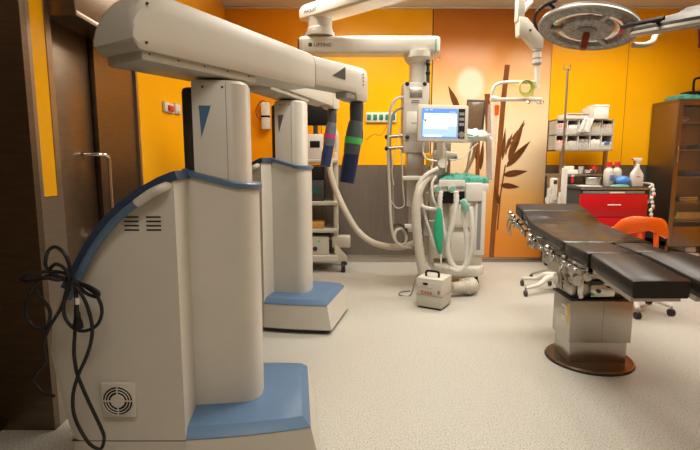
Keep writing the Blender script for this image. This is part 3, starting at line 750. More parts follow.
# folded cloth and wrapped tubing on the machine
q0, q1 = at(442,180,AY+.05), at(490,173,AY+.05)
c = mb(greencl); zt0 = sz-.028
random.seed(3)
def cloth(m, x0, x1, y0, y1, z, h, nx=14, ny=8, amp=.012):
    top = [[Vector((x0+(x1-x0)*i/nx+random.uniform(-.008,.008), y0+(y1-y0)*j/ny+random.uniform(-.008,.008), z+h*(.55+.45*math.sin(PI*(i+.5)/(nx+1))*math.sin(PI*(j+.5)/(ny+1)))+random.uniform(-amp,amp) if 0<i<nx and 0<j<ny else z+h*.45+random.uniform(-amp,amp)*.5)) for i in range(nx+1)] for j in range(ny+1)]
    bm = m.bm; before = set(bm.faces)
    tv = [[bm.verts.new(p) for p in r] for r in top]
    bv = [[bm.verts.new((p.x,p.y,z)) for p in r] for r in top]
    for j in range(ny):
        for i in range(nx):
            bm.faces.new((tv[j][i],tv[j][i+1],tv[j+1][i+1],tv[j+1][i]))
            bm.faces.new((bv[j][i],bv[j+1][i],bv[j+1][i+1],bv[j][i+1]))
    for i in range(nx):
        bm.faces.new((bv[0][i],bv[0][i+1],tv[0][i+1],tv[0][i])); bm.faces.new((tv[ny][i],tv[ny][i+1],bv[ny][i+1],bv[ny][i]))
    for j in range(ny):
        bm.faces.new((tv[j][0],tv[j+1][0],bv[j+1][0],bv[j][0])); bm.faces.new((bv[j][nx],bv[j+1][nx],tv[j+1][nx],tv[j][nx]))
    m._fin(before); return m
cloth(c, q0.x, q1.x, AY+.09, AY+.50, zt0, .095, 30, 14, .018)
tag(c.build('surgical_drape', ang=60), 'crumpled green cloth drape on the anaesthesia machine\'s top shelf', 'drape')
q = at(474,134,AY+.02)
c = mb(bagm).ball((q.x,AY+.0,q.z-.02),.12,(1.25,.8,.5),seg=14,ring=9)
for v in c.bm.verts: v.co += Vector((random.uniform(-.02,.02),random.uniform(-.02,.02),random.uniform(-.015,.02)))
c.tube([at(480,134,AY),at(487,137,AY),at(491,140,AY)],[.05,.03,.02],8)
c.use(tealp).tube([at(466,137,AY-.08),at(473,137,AY-.09),at(478,135,AY-.08)],.012,8)
c.use(steelh).tube([Vector((q.x,AY+.02,q.z-.05)),Vector((q.x-.01,AY+.1,q.z-.14)),Vector((q.x-.03,AY+.19,sz-.03))],.012,8)
tag(c.build('wrapped_breathing_mask', ang=70), 'clear plastic wrapped mask and tubing held beside the lit screen', 'breathing mask')

# ------------------------------------------------------------------ ceiling hanger arm
IY = 4.9
iv = thing('ceiling_hanger', 'white jointed ceiling arm with a hanger bar in front of the bamboo panel', 'ceiling hanger', (at(537,90,IY).x,IY,0))
IXo = at(537,90,IY).x
def il(u,v,dy=0): p = at(u,v,IY+dy); return Vector((p.x-IXo,dy,p.z))
a = il(519.5,24)
mb(cream).span((a.x-.04,-.05,il(519,22).z),(a.x+.035,.05,HC),.012).build('drop_tube', parent=iv)
mb(white).cyl(il(521,14),il(532,1),.022).use(white).tube([il(522,9),il(528,3),il(533,-4)],.02,8).build('upper_link', parent=iv)
c = mb(cream).prism([(il(517,18).x,il(517,18).z),(il(525.5,19).x,il(525.5,19).z),(il(541.5,38).x,il(541.5,38).z),(il(541.5,50).x,il(541.5,50).z),(il(534,50).x,il(534,50).z),(il(523,37.5).x,il(523,37.5).z),(il(517,37).x,il(517,37).z)],-.06,.06,'y',.012)
c.use(dgrey).cyl((il(528,32).x,-.055,il(528,32).z),(il(528,32).x,-.068,il(528,32).z),.012)
c.build('elbow', parent=iv)
c = mb(white).cyl(il(537,48),il(537,64),.042)
c.use(grey)
for v in (51,58,63): c.cyl(il(537,v),il(537,v+1.4),.044)
c.build('collar', parent=iv)
mb(white).cyl(il(537,63),il(537,85),.024).build('post', parent=iv)
mb(white).tube([il(538,82),il(520,82),il(504,82.5),il(496,85),il(492.5,91),il(492,100)],.017,10).build('upper_bar', parent=iv)
c = mb(white).cyl(il(491,99.5),il(540,99.5),.019).cyl(il(490.5,98.5),il(497,99),.030).ball(il(540,99.5),.022)
c.build('lower_bar', parent=iv)
mb(white).cyl(il(536,85),il(537,88),.028).tube([il(534,85),il(533,92),il(533,99)],.007,6).build('link', parent=iv)
c = mb(steelh)
for u,s in ((530,-1),(535,1),(538,1)):
    q = il(u,100); c.tube([q,q+Vector((.01*s,-.03,-.03)),q+Vector((.03*s,-.04,-.04)),q+Vector((.04*s,-.03,-.015))],.007,6)
c.build('hook', parent=iv)
c = mb(clearp).lathe([(.03,il(492,182).z),(.045,il(492,178).z),(.05,il(492,112).z),(.045,il(492,104).z)],(il(491.5,140).x,0,0),seg=16)
c.build('canister', parent=iv)
c = mb(orangep).lathe([(.02,il(492,116).z),(.026,il(492,106).z)],(il(494,140).x,-.055,0),seg=10); c.build('orange_float', parent=iv)
cc = mb(yelgr)
q = at(525.5,87,IY-.03)
for k in range(4):
    cc.tube([q+Vector(((.056+.006*k)*math.cos(2*PI*i/14+k),-.01*k,(.062+.006*k)*math.sin(2*PI*i/14+k)-.005*k)) for i in range(14)],.0055,6,sub=3,close=True)
cc.tube([q+Vector((-.03,0,.06)),q+Vector((-.10,0,.015)),q+Vector((-.17,0,.04))],.005,6)
cc.tube([q+Vector((.02,0,-.06)),q+Vector((.07,0,-.08)),q+Vector((.09,0,-.0)),q+Vector((.1,0,.05))],.005,6)
tag(cc.build('cable_coil'), 'small coil of yellow-green cable hung on the white hanger bar', 'cable')

# ------------------------------------------------------------------ surgical lights
def lamp(label, loc, tilt, rz, rad, arm):
    t = thing('surgical_light', label, 'surgical light', loc, 0)
    M = (Matrix.Rotation(rz,4,'Z') @ Matrix.Rotation(tilt[0],4,'X') @ Matrix.Rotation(tilt[1],4,'Y'))
    k = rad/.36
    sc = lambda P: [(r*k,z*k) for r,z in P]
    h = mb(lamptop).lathe(sc([(.0,.10),(.08,.10),(.12,.08),(.22,.07),(.33,.05),(.355,.035),(.36,.018)]),seg=48,cap=False)
    h.use(lamprim).lathe(sc([(.36,.018),(.367,.004),(.363,-.006),(.352,-.012),(.348,-.004),(.345,.02),(.0,.022)]),seg=48,cap=False)
    o = h.build('lamp_head', parent=t); o.matrix_local = M
    mb(lampgl).lathe(sc([(.349,-.006),(.32,-.016),(.285,-.017),(.272,-.010),(.266,.016)]),seg=48,cap=False).build('outer_lens', parent=o)
    mb(lampgl).lathe(sc([(.182,.016),(.176,-.010),(.13,-.019),(.09,-.017),(.07,-.006),(.07,.0)]),seg=40,cap=False).build('inner_lens', parent=o)
    mb(lampmir).lathe(sc([(.268,.014),(.245,.004),(.215,.004),(.18,.014)]),seg=48,cap=False).build('reflector', parent=o)
    for i in range(3): mb(lamprim).box((.225*k*math.cos(i*2.09+.6),.225*k*math.sin(i*2.09+.6),-.004),(.10*k,.035*k,.016),.004,RZ(i*2.09+.6)).build('spoke', parent=o)
    mb(grey).lathe(sc([(.07,.0),(.065,-.016),(.03,-.03),(.0,-.03)]),seg=24).build('hub', parent=o)
    mb(mat_grip).lathe([(.020,-.024),(.025,-.05),(.021,-.10),(.023,-.130),(.017,-.140),(0,-.140)],seg=16).build('centre_grip', parent=o)
    rg = mb(black).tube([Vector((.405*k*math.cos(a),.405*k*math.sin(a),.055*k)) for a in [R(15+195*i/24) for i in range(25)]],.012,8,smooth=False)
    for a in (R(20),R(110),R(200)): rg.cyl(Vector((.405*k*math.cos(a),.405*k*math.sin(a),.055*k)),Vector((.33*k*math.cos(a),.33*k*math.sin(a),.04*k)),.012,seg=8)
    rg.build('rim_rail', parent=o)
    pts = [Vector(p)-Vector(loc) for p in arm]
    mb(lamprim).tube(pts,.019,12).build('suspension_arm', parent=t)
    e = pts[-1]; top = HC-loc[2]
    mb(lamprim).lathe([(.028,e.z-.02),(.032,top-.04),(.11,top-.035),(.12,top)],(e.x,e.y,0)).build('ceiling_mount', parent=t)
    return t
mat_grip = mat('red_grip', (.33,.055,.02), .4, noise=.1)
lamptop = mat('lamp_top', (.045,.035,.028), .55, noise=.15)
lamprim = mat('lamp_rim', (.42,.39,.33), .4, noise=.05)
L1 = at(587.5,29.5,3.35)
lamp('round surgical light with a red-brown centre grip hanging over the operating table', L1, (R(-7),R(13)), 0, .318, [at(633,45,3.36),at(645,45,3.37),at(653,41,3.40),at(657,34,3.44),at(675,26,3.50),at(720,20,3.55),Vector((at(745,12,3.6).x,3.6,2.5)),Vector((at(750,12,3.6).x,3.62,2.9))])
L2 = at(703,23,2.9)
lamp('dark topped surgical light at the right, cut off by the picture edge', L2, (R(9),R(-9)), 0, .37, [at(715,14,2.95),at(722,8,2.97),at(726,-6,3.0),Vector((at(728,0,3.0).x,3.0,2.8))])

# ------------------------------------------------------------------ operating table
TX = 1.63
ot = thing('operating_table', 'operating table with split black padded leg sections on a stainless steel column', 'operating table', (0,0,0))
ot.location = (TX,2.97,0)
yaw = math.atan2(.05,1)
def tl(x, y, z): return Vector((x-TX, y-2.97, z))
cxm = 1.625
mb(brassdk).lathe([(.0,.0),(.268,.0),(.27,.006),(.27,.014),(.262,.022),(.0,.022)],tl(1.612,3.02,0),seg=56).use(rubber).lathe([(.272,.0),(.275,.005),(.272,.012)],tl(1.612,3.02,0),seg=56).build('base_plate', parent=ot)
# corner coordinates of the column shrouds (measured plan)
def shroud(x0,x1,y0,y1,z0,z1,m,bev=.006):
    sk = .04
    return m.prism([tl(x0,y0,0)[:2],tl(x1,y0-.01,0)[:2],tl(x1+.012,y1-.01,0)[:2],tl(x0+.012,y1,0)[:2]],z0,z1,'z',bev)
c = shroud(1.432,1.803,2.925,3.17,.02,.17,mb(steel)); c.build('lower_shroud', parent=ot)
c = shroud(1.418,1.818,2.910,3.185,.155,.435,mb(steel))
c.use(seamd).span(tl(1.628,2.9045,.16),tl(1.6295,2.9055,.43))
c.build('upper_shroud', parent=ot)
c = mb(rubber); shroud(1.410,1.826,2.902,3.193,.435,.447,c,.003).build('shroud_rim', parent=ot)
lb = mb(paper).box(tl(1.4205,3.0,.33),(.004,.08,.10),.001,RZ(-yaw)); lb.use(grey)
lb.box(tl(1.4195,3.01,.355),(.004,.05,.012),0,RZ(-yaw)).box(tl(1.4195,3.01,.335),(.004,.05,.008),0,RZ(-yaw)).box(tl(1.4195,3.01,.318),(.004,.05,.008),0,RZ(-yaw))
lb.use(yelp).box(tl(1.4195,2.945,.34),(.004,.02,.13),.001,RZ(-yaw))
lb.build('rating_label', parent=ot)
# mechanism block
c = mb(steel).span(tl(1.44,2.95,.447),tl(1.80,3.2,.56),.01).span(tl(1.42,2.93,.56),tl(1.76,3.30,.66),.012).span(tl(1.40,2.88,.60),tl(1.46,3.35,.70),.008)
c.use(steelh).cyl(tl(1.43,2.92,.58),tl(1.43,2.86,.58),.035).cyl(tl(1.50,2.93,.60),tl(1.50,2.88,.60),.03).cyl(tl(1.40,3.02,.55),tl(1.36,3.02,.55),.04)
c.span(tl(1.46,2.90,.45),tl(1.49,2.93,.66),.008).span(tl(1.545,2.915,.455),tl(1.70,2.945,.54),.006)
c.use(dgrey).cyl(tl(1.59,2.915,.50),tl(1.59,2.90,.50),.012).span(tl(1.50,2.905,.545),tl(1.64,2.925,.565),.004).span(tl(1.65,2.905,.52),tl(1.69,2.92,.545),.004)
c.use(greenb).cyl(tl(1.555,2.912,.475),tl(1.555,2.905,.475),.010)
c.build('tilt_mechanism', parent=ot)
lv = mb(steelh).tube([tl(1.47,2.90,.64),tl(1.46,2.87,.60),tl(1.455,2.865,.53),tl(1.465,2.87,.47)],.010,8).tube([tl(1.39,3.0,.66),tl(1.37,2.98,.60),tl(1.375,2.96,.50)],.012,8).tube([tl(1.62,2.91,.55),tl(1.68,2.89,.53),tl(1.74,2.87,.50)],.008,8)
lv.build('lever', parent=ot)
# pads: profile of the top surface along the table
YS = [2.12,2.57,2.89,3.29,3.54,3.75,3.95]; ZS = [.766,.811,.819,.842,.865,.935,.978]
def XL_(y): return 1.35+.05*(y-2.93) if y > 2.57 else interp(y,[2.12,2.57],[1.312,1.340])
def zt_(y): return interp(y, YS, ZS)
TH = .085
def pad(name, y0, y1, wl0, wr0, wl1, wr1, m, n=6, th=TH, drop=0, crown=.001):
    """wl/wr: left and right edges measured from the table's left line, at y0 and y1"""
    loops = []
    for i in range(n+1):
        k = i/n; y = y0+(y1-y0)*k
        e = .006 if i in (0,n) else 0
        a = XL_(y)+wl0+(wl1-wl0)*k; b = XL_(y)+wr0+(wr1-wr0)*k; z = zt_(y)-drop
        r = .008
        L = []
        for x, zz in ((a+e,z-th+r),(a+e,z-th*.5),(a+e,z-r-e*.3),(a+e+r,z-e*.5),((a+b)/2,z+crown-e*.5),(b-e-r,z-e*.5),(b-e,z-r-e*.3),(b-e,z-th*.5),(b-e,z-th+r),(b-e-r,z-th),(a+e+r,z-th)):
            L.append(tl(x,y,zz))
        loops.append(L)
    # round the ends a little
    loops.insert(1, [p.copy() for p in loops[1]]); 
    for j,p in enumerate(loops[1]):
        yy = y0+.012 if y1>y0 else y0-.012
        q = loops[2][j]; s0 = loops[0][j]
        loops[1][j] = Vector((q.x+(s0.x-q.x)*.0 + 0, yy-2.97, q.z+(zt_(yy)-zt_(y0+(y1-y0)/n))))
    b = mb(m).loft(loops); return b.build(name, parent=ot, ang=50)
pad('head_pad', 3.752,3.95, 0,.535,.0,.53, vinyl)
pad('back_pad', 2.90,3.748, 0,.545,0,.535, vinylc, 12)
pad('upper_leg_pad', 2.575,2.896, 0,.275,0,.28, vinyl)
pad('lower_leg_pad', 2.12,2.57, 0,.278,0,.275, vinyl)
pad('upper_leg_pad', 2.603,2.88, .30,.475,.30,.505, vinyl)
pad('lower_leg_pad', 2.10,2.60, .315,.60,.305,.575, vinyl)
# base boards under the pads and side rails
fr = mb(steel)
for y0, y1 in ((2.16,2.56),(2.60,2.88),(2.92,3.53),(3.58,3.92)):
    for xa, xb in (((.02,.26),(.33,.56)) if y1 < 2.9 else ((.02,.51),)):
        loops = []
        for y in (y0,y1):
            a = XL_(y)+xa; b = XL_(y)+xb; z = zt_(y)-TH
            loops.append([tl(a,y,z-.03),tl(b,y,z-.03),tl(b,y,z+.001),tl(a,y,z+.001)])
        fr.loft(loops)
for y in (2.58,2.89,3.55): fr.cyl(tl(XL_(y)+.01,y,zt_(y)-TH-.04),tl(XL_(y)+.50,y,zt_(y)-TH-.04),.016,seg=10)
fr.span(tl(1.42,2.85,.66),tl(1.79,3.4,.735),.01)
fr.build('support_frame', parent=ot)
for off in (-.022, .555):
    rl = mb(steelh)
    for y0, y1 in ((2.60,2.885),(2.92,3.52),(3.58,3.93)):
        L0, L1_ = [], []
        for y, L in ((y0,L0),(y1,L1_)):
            x = XL_(y)+off; z = zt_(y)-TH-.03
            for dx, dz in ((-.006,-.018),(.006,-.018),(.006,.018),(-.006,.018)): L.append(tl(x+dx,y,z+dz))
        rl.loft([L0,L1_])
        for y in (y0+.06,(y0+y1)/2,y1-.06):
            x = XL_(y)+off; z = zt_(y)-TH-.03
            rl.cyl(tl(x,y,z),tl(x+(.05 if off<0 else -.05),y,z),.010,seg=8)
            rl.ball(tl(x-.010,y,z),.009,seg=8,ring=6)
    rl.build('side_rail', parent=ot)
for y, wdt in ((3.02,.05),(3.36,.045),(3.80,.05),(3.88,.035)):
    x = XL_(y)-.03; z = zt_(y)-TH-.03
    k = mb(steelh).span(tl(x-.018,y-wdt/2,z-.04),tl(x+.012,y+wdt/2,z+.035),.006).cyl(tl(x-.015,y,z),tl(x-.045,y,z),.017,seg=12).ball(tl(x-.03,y,z+.05),.02)
    if y == 3.02: k.use(tanbox).span(tl(x-.024,y-.03,z-.03),tl(x-.016,y+.01,z+.02),.002)
    if y > 3.7: k.tube([tl(x-.04,y,z),tl(x-.05,y,z-.05),tl(x-.04,y,z-.11)],.008,6)
    k.build('rail_clamp', parent=ot)
# slung frame under the back section
c = mb(steel)
L0 = [tl(XL_(3.0)+.01,3.0,.66),tl(XL_(3.0)+.05,3.0,.66),tl(XL_(3.0)+.05,3.0,.72),tl(XL_(3.0)+.01,3.0,.72)]
L1_ = [tl(XL_(3.5)+.01,3.5,.70),tl(XL_(3.5)+.05,3.5,.70),tl(XL_(3.5)+.05,3.5,.76),tl(XL_(3.5)+.01,3.5,.76)]
c.loft([L0,L1_]).build('slung_bar', parent=ot)

# ------------------------------------------------------------------ white mobile stand and IV pole
SX, SY = 2.17, 4.75
ms = thing('mobile_stand', 'white wheeled stand with a flat square post behind the operating table\'s head', 'stand', (SX,SY,0))
zp = at(563,168,SY).z
mb(white).span((-.025,-.02,.12),(.025,.02,zp),.006).build('post', parent=ms)
c = mb(white)
ends = [(-.42,-.22),(-.05,-.34),(.30,-.1),(.2,.3),(-.3,.2)]
for ex, ey in ends:
    c.tube([Vector((0,0,.155)),Vector((ex*.35,ey*.35,.15)),Vector((ex*.6,ey*.6,.10)),Vector((ex,ey,.082))],[.04,.034,.022,.016],10)
c.lathe([(.06,.10),(.07,.13),(.06,.17),(.03,.19)]).build('base', parent=ms)
for ex, ey in ends:
    mb(dgrey).cyl((ex-.012,ey,.03),(ex+.012,ey,.03),.03,seg=16).use(grey).cyl((ex,ey,.03),(ex,ey,.09),.010,seg=8).build('caster', parent=ms)
q = at(552,192,SY)
c = mb(white).span((q.x-SX-.05,-.03,at(0,203,SY).z),(q.x-SX+.05,.05,at(0,198,SY).z),.006).span((q.x-SX-.02,-.05,at(0,200,SY).z),(q.x-SX+.035,.03,at(0,178,SY).z),.012)
c.use(dgrey).span((q.x-SX-.01,-.053,at(0,184,SY).z),(q.x-SX+.025,-.048,at(0,180,SY).z),.002)
c.use(white)
for k,(u,v) in enumerate(((547,191),(549,197),(558,195),(557,200),(546,199))): w2 = at(u,v,SY); c.cyl((w2.x-SX,-.05,w2.z-.05),(w2.x-SX,-.05,w2.z+.03),.02,seg=12)
c.use(steel).span((q.x-SX+.03,-.01,at(0,200,SY).z),(0,.01,at(0,196,SY).z)).build('dispenser_rack', parent=ms)
ip = thing('infusion_pole', 'tall slim steel infusion pole in front of the bin rack', 'infusion pole', (at(568,66,5.15).x,5.15,0))
zi = at(567,68,5.15).z
mb(fsteel).cyl((0,0,.1),(0,0,1.5),.016,seg=14).cyl((0,0,1.5),(0,0,zi),.011,seg=12).build('pole', parent=ip)
mb(steelh).tube([(0,0,zi-.01),(-.03,0,zi-.02),(-.045,0,zi+.0),(-.04,0,zi+.03)],.006,6).tube([(0,0,zi-.01),(.02,0,zi-.02),(.025,0,zi+.005),(.018,0,zi+.035)],.006,6).build('hook', parent=ip)
c = mb(fsteel)
for k in range(5):
    a = 2*PI*k/5+.3; c.tube([Vector((0,0,.12)),Vector((.12*math.cos(a),.12*math.sin(a),.11)),Vector((.26*math.cos(a),.26*math.sin(a),.065))],.014,8)
c.build('base', parent=ip)
for k in range(5):
    a = 2*PI*k/5+.3; mb(rubber).cyl((.26*math.cos(a)-.01,.26*math.sin(a),.03),(.26*math.cos(a)+.01,.26*math.sin(a),.03),.03,seg=12).build('caster', parent=ip)

# ------------------------------------------------------------------ steel trolley with bin rack
GY = 5.62
gx0, gx1 = at(560,170,GY).x, at(604,170,GY).x
gz = at(570,174,GY).z
gt = thing('steel_trolley', 'stainless steel trolley with two posts carrying the bin rack, left of the red trolley', 'trolley', ((gx0+gx1)/2,GY+.2,0))
hx = (gx1-gx0)/2
c = mb(steel).span((-hx,-.2,gz-.03),(hx,.22,gz),.006).span((-hx+.02,-.17,.18),(hx-.02,.2,gz-.12),.008); c.build('carcass', parent=gt)
for x in (-hx+.03,hx-.03): mb(steel).span((x-.015,-.19,gz-.14),(x+.015,.2,gz-.02),.003).build('side_bracket', parent=gt)
for x in (-hx+.05,hx-.05):
    for y in (-.14,.16): mb(rubber).cyl((x-.015,y,.06),(x+.015,y,.06),.06).use(grey).cyl((x,y,.06),(x,y,.19),.012).build('caster', parent=gt)
tanrack = mat('rack_plastic', (.40,.37,.31), .45, noise=.06)
BX0, BX1 = at(560,120,GY).x-(gx0+gx1)/2, at(619,120,GY).x-(gx0+gx1)/2
bz0, bz1, bzm = at(590,150.5,GY).z, at(590,118.5,GY).z, at(590,135,GY).z
for u in (566.5, 611):
    x = at(u,160,GY+.2).x-(gx0+gx1)/2
    mb(fsteel).span((x-.02,.12,gz-.3 if u<600 else gz-.3),(x+.02,.16,bz1),.004).build('rack_post', parent=gt)
rk = mb(tanrack)
rk.span((BX0,.10,bz0),(BX1,.12,bz1)).span((BX0,-.10,bz0),(BX0+.015,.12,bz1)).span((BX1-.015,-.10,bz0),(BX1,.12,bz1))
for z in (bz0,bzm,bz1-.012): rk.span((BX0,-.10,z),(BX1,.12,z+.012))
rk.use(milky)
for k in range(1,5):
    x = BX0+(BX1-BX0)*k/5; rk.span((x-.004,-.10,bz0),(x+.004,.11,bz1))
rack = rk.build('bin_rack', parent=gt)
rk = mb(clearp)
for z0, z1 in ((bz0+.012,bz0+.09),(bzm+.012,bzm+.09)): rk.span((BX0+.015,-.106,z0),(BX1-.015,-.101,z1))
rk.build('clear_front', parent=rack)
gxm = (gx0+gx1)/2
packs = [('pink packets in the upper left bin',pinkp,0,1,.14),('clear wrapped packs in the upper second bin',milky,1,1,.12),('white packs in the upper third bin',paper,2,1,.13),('beige packs in the upper fourth bin',tanbox,3,1,.15),('speckled pinkish packs in the upper right bin',mat('speck_pack',(.62,.50,.42),.6,noise=.4,nscale=60),4,1,.13),
         ('red and white packs in the lower left bin',mat('red_speck',(.70,.62,.52),.6,noise=.5,nscale=35,col2=(.55,.08,.06)),0,0,.12),('cream packs in the lower second bin',cream,1,0,.11),('black marked white packs in the lower middle bin',mat('black_speck',(.66,.62,.55),.6,noise=.5,nscale=40,col2=(.05,.05,.05)),2,0,.13),('grey-white packs in the lower fourth bin',paper,3,0,.13),('blue and white packs in the lower right bin',paper,4,0,.10)]
cw = (BX1-BX0)/5
for lbl, m, i, row, h in packs:
    x = gxm+BX0+cw*(i+.5); z = (bzm if row else bz0)+.013
    c = MB(); c.use(m)
    n = 4
    for k in range(n):
        c.box((x-cw*.40+cw*.80*(k+.5)/n, GY+.19, z+h/2+random.uniform(-.006,.006)),(cw*.80/n*.9,.17,h-.016),.004,RY(random.uniform(-.05,.05)))
    if 'blue' in lbl: c.use(bluepk).box((x,GY+.10,z+h*.75),(cw*.5,.012,h*.35),.003)
    tag(c.build('supply_packs'), lbl+' of the rack', 'packs', 'packs in the bin rack')
# things on top of the rack
q0, q1 = at(561,117,GY+.2), at(588,112,GY+.2)
zr = bz1+.0
c = mb(white).prism([(q0.x,GY+.09),(q1.x,GY+.09),(q1.x,GY+.31),(q0.x,GY+.31)],zr,zr+.065,'z',.012).use(cream).span((q0.x+.02,GY+.08,zr+.058),(q1.x-.02,GY+.10,zr+.07),.004)
tag(c.build('supply_tray'), 'low white tray lying on the left of the bin rack top', 'tray')
def boxthing(name, label, cat, u0, v0, u1, v1, Y, dep, m, bev=.004, lid=None, z0=None, rz=0):
    p, q = at(u0,v0,Y), at(u1,v1,Y); zb = q.z if z0 is None else z0
    t = thing(name, label, cat, ((p.x+q.x)/2, Y+dep/2, zb), rz)
    hw = (q.x-p.x)/2
    mb(m).span((-hw,-dep/2,0),(hw,dep/2,p.z-zb-(.012 if lid else 0)),bev).build('body', parent=t)
    if lid: mb(lid).span((-hw-.003,-dep/2-.003,p.z-zb-.03),(hw+.003,dep/2+.003,p.z-zb),.003).build('lid', parent=t)
    return t
boxthing('carton','white lidded carton on the right of the bin rack top','box',595,104.5,608.5,119,GY+.06,.20,paper,.006,white,zr)
boxthing('carton','narrow tan carton left of the white one on the rack','box',589.5,107,594.5,119,GY+.08,.18,tanbox,.003,None,zr)
c = mb(bagm)
for sec_ in (0,):
    rows = []
    for v0, ua, ub, dy in ((117.5,586,595,.16),(117.8,585.5,594,.085),(119.5,584,593,.068),(123,581.5,592,.062),(128,579,590,.058),(132,577.5,588,.06)):
        A, B2 = at(ua,v0,GY+dy), at(ub,v0,GY+dy)
        n = 8
        F = [A.lerp(B2,k/n)+Vector((0,-.012*math.sin(k*1.9+v0),0)) for k in range(n+1)]
        if dy > .1: F = [Vector((p.x,p.y,zr+.012)) for p in F]; 
        G = [p+Vector((0,.012 if dy<.1 else .01,.012 if dy>.08 else 0)) for p in F]
        rows.append(F+G[::-1])
    c.loft(rows)
for v in c.bm.verts: v.co += Vector((random.uniform(-.008,.008),random.uniform(-.006,.006),random.uniform(-.008,.008)))
tag(c.build('plastic_bag', ang=70), 'clear plastic bag draped over the front of the bin rack', 'bag')
# things on the steel trolley
c = mb(paper); q = at(573,172,GY); c.span((q.x-.07,GY+.06,gz),(q.x+.09,GY+.2,gz+.05),.006).span((q.x-.05,GY+.08,gz+.05),(q.x+.05,GY+.18,gz+.095),.006)
tag(c.build('swab_box'), 'stacked white swab boxes on the steel trolley under the rack', 'box')
q = at(594,172,GY)
c = mb(steelh).lathe([(.05,0),(.075,.01),(.085,.05),(.082,.05),(.072,.012),(.0,.01)],(q.x,GY+.1,gz),seg=28)
tag(c.build('steel_bowl'), 'small stainless bowl on the steel trolley\'s right end', 'bowl')
q = at(581,172,GY)
c = mb(clearp).lathe([(.03,0),(.034,.09),(.031,.09),(.027,.006)],(q.x+.08,GY+.17,gz),seg=20)
tag(c.build('glass_beaker'), 'clear beaker behind the steel bowl on the trolley', 'beaker')
q = at(600.5,171,GY+.1); c = mb(redp).ball((q.x-.01,GY+.24,gz+.055),.055,(1,.8,1)); tag(c.build('red_bulb'), 'red rubber bulb at the back of the steel trolley', 'bulb')
q = at(574,179,GY-.05); c = mb(redp).span((q.x-.012,GY-.02,gz-.11),(q.x+.012,GY-.004,gz-.03),.003); c.use(white).span((q.x-.015,GY-.024,gz-.03),(q.x+.015,GY-.002,gz-.012),.002)
tag(c.build('red_clip'), 'little red clip hanging at the front edge of the steel trolley', 'clip')

# ------------------------------------------------------------------ red trolley
RY0 = 5.30
rx0, rx1 = at(580,200,RY0).x, at(647,200,RY0).x
rz1 = at(600,187,RY0).z
rt = thing('red_trolley', 'red drawer trolley with a black top beside the steel cabinet', 'trolley', ((rx0+rx1)/2,RY0+.28,0))
hx = (rx1-rx0)/2; rxm = (rx0+rx1)/2
mb(dgrey).span((-hx+.01,-.26,.14),(hx-.01,.27,rz1-.03),.006).build('carcass', parent=rt)
mb(dgrey).span((-hx-.005,-.29,rz1-.035),(hx+.01,.28,rz1),.008).use(steel).span((-hx,-.294,rz1-.03),(hx,-.288,rz1-.012),.002).build('top', parent=rt)
zd = at(600,194.5,RY0).z
c = mb(grey).span((-hx+.03,-.285,zd+.006),(hx-.03,-.25,rz1-.045),.005).use(paper).span((-.05,-.288,zd+.012),(.12,-.284,rz1-.055),.001)
dr = c.build('shallow_drawer', parent=rt)
zz = zd
for k, hh in enumerate((.26,.26,.26)):
    z0 = zz-hh+.006
    if z0 < .13: break
    dr = mb(red).span((-hx,-.30,z0),(hx,-.26,zz),.006).build('drawer', parent=rt)
    mb(white).span((-.075,-.306,zz-.125),(.075,-.298,zz-.110),.003).build('drawer_handle', parent=dr)
    zz -= hh
mb(cream).tube([(hx-.01,-.27,rz1-.02),(hx+.03,-.27,rz1+.0),(hx+.06,-.25,rz1+.03),(hx+.07,-.0,rz1+.035),(hx+.06,.24,rz1+.03),(hx,.25,rz1)],.013,8).tube([(hx+.06,-.25,rz1+.03),(hx+.058,-.25,rz1-.02),(hx+.045,-.25,rz1-.16),(hx,-.25,rz1-.20)],.012,8).build('push_handle', parent=rt)
for x in (-hx+.06,hx-.06):
    for y in (-.2,.2): mb(rubber).cyl((x-.018,y,.06),(x+.018,y,.06),.06).use(grey).cyl((x,y,.06),(x,y,.15),.014).build('caster', parent=rt)
def bottle(name, label, u, vb, vt, wpx, Y, m, capm, caph=.18, neck=.45, group=None):
    p = at(u,vt,Y); h = p.z-rz1-.001; r = wpx*Y/FOC/2
    t = thing(name, label, 'bottle', (p.x,Y,rz1+.001), 0, group)
    hb = h*(1-caph)
    mb(m).lathe([(r*.9,0),(r,.008),(r,hb*.72),(r*.85,hb*.84),(r*neck,hb*.93),(r*neck,hb)],seg=24).build('body', parent=t)
    mb(capm).lathe([(r*neck*1.15,hb-.004),(r*neck*1.15,h),(r*neck,h+.004)],seg=16).build('cap', parent=t)
    return t, r, h
t, r_, h_ = bottle('disinfectant_bottle','white bottle with red cap, left of the pair on the red trolley',609.5,186,162,9.5,RY0+.12,cream,redp)
mb(bluepk).box((0.01,-r_-.0005,h_*.36),(r_*.9,.006,h_*.22),.002).build('label_patch', parent=t)
t, r_, h_ = bottle('disinfectant_bottle','white bottle with red cap behind the blue glove bundle',617.5,186,162,9,RY0+.2,cream,redp)
mb(tealp).box((-.01,-r_-.0005,h_*.36),(r_*.9,.006,h_*.22),.002).build('label_patch', parent=t)
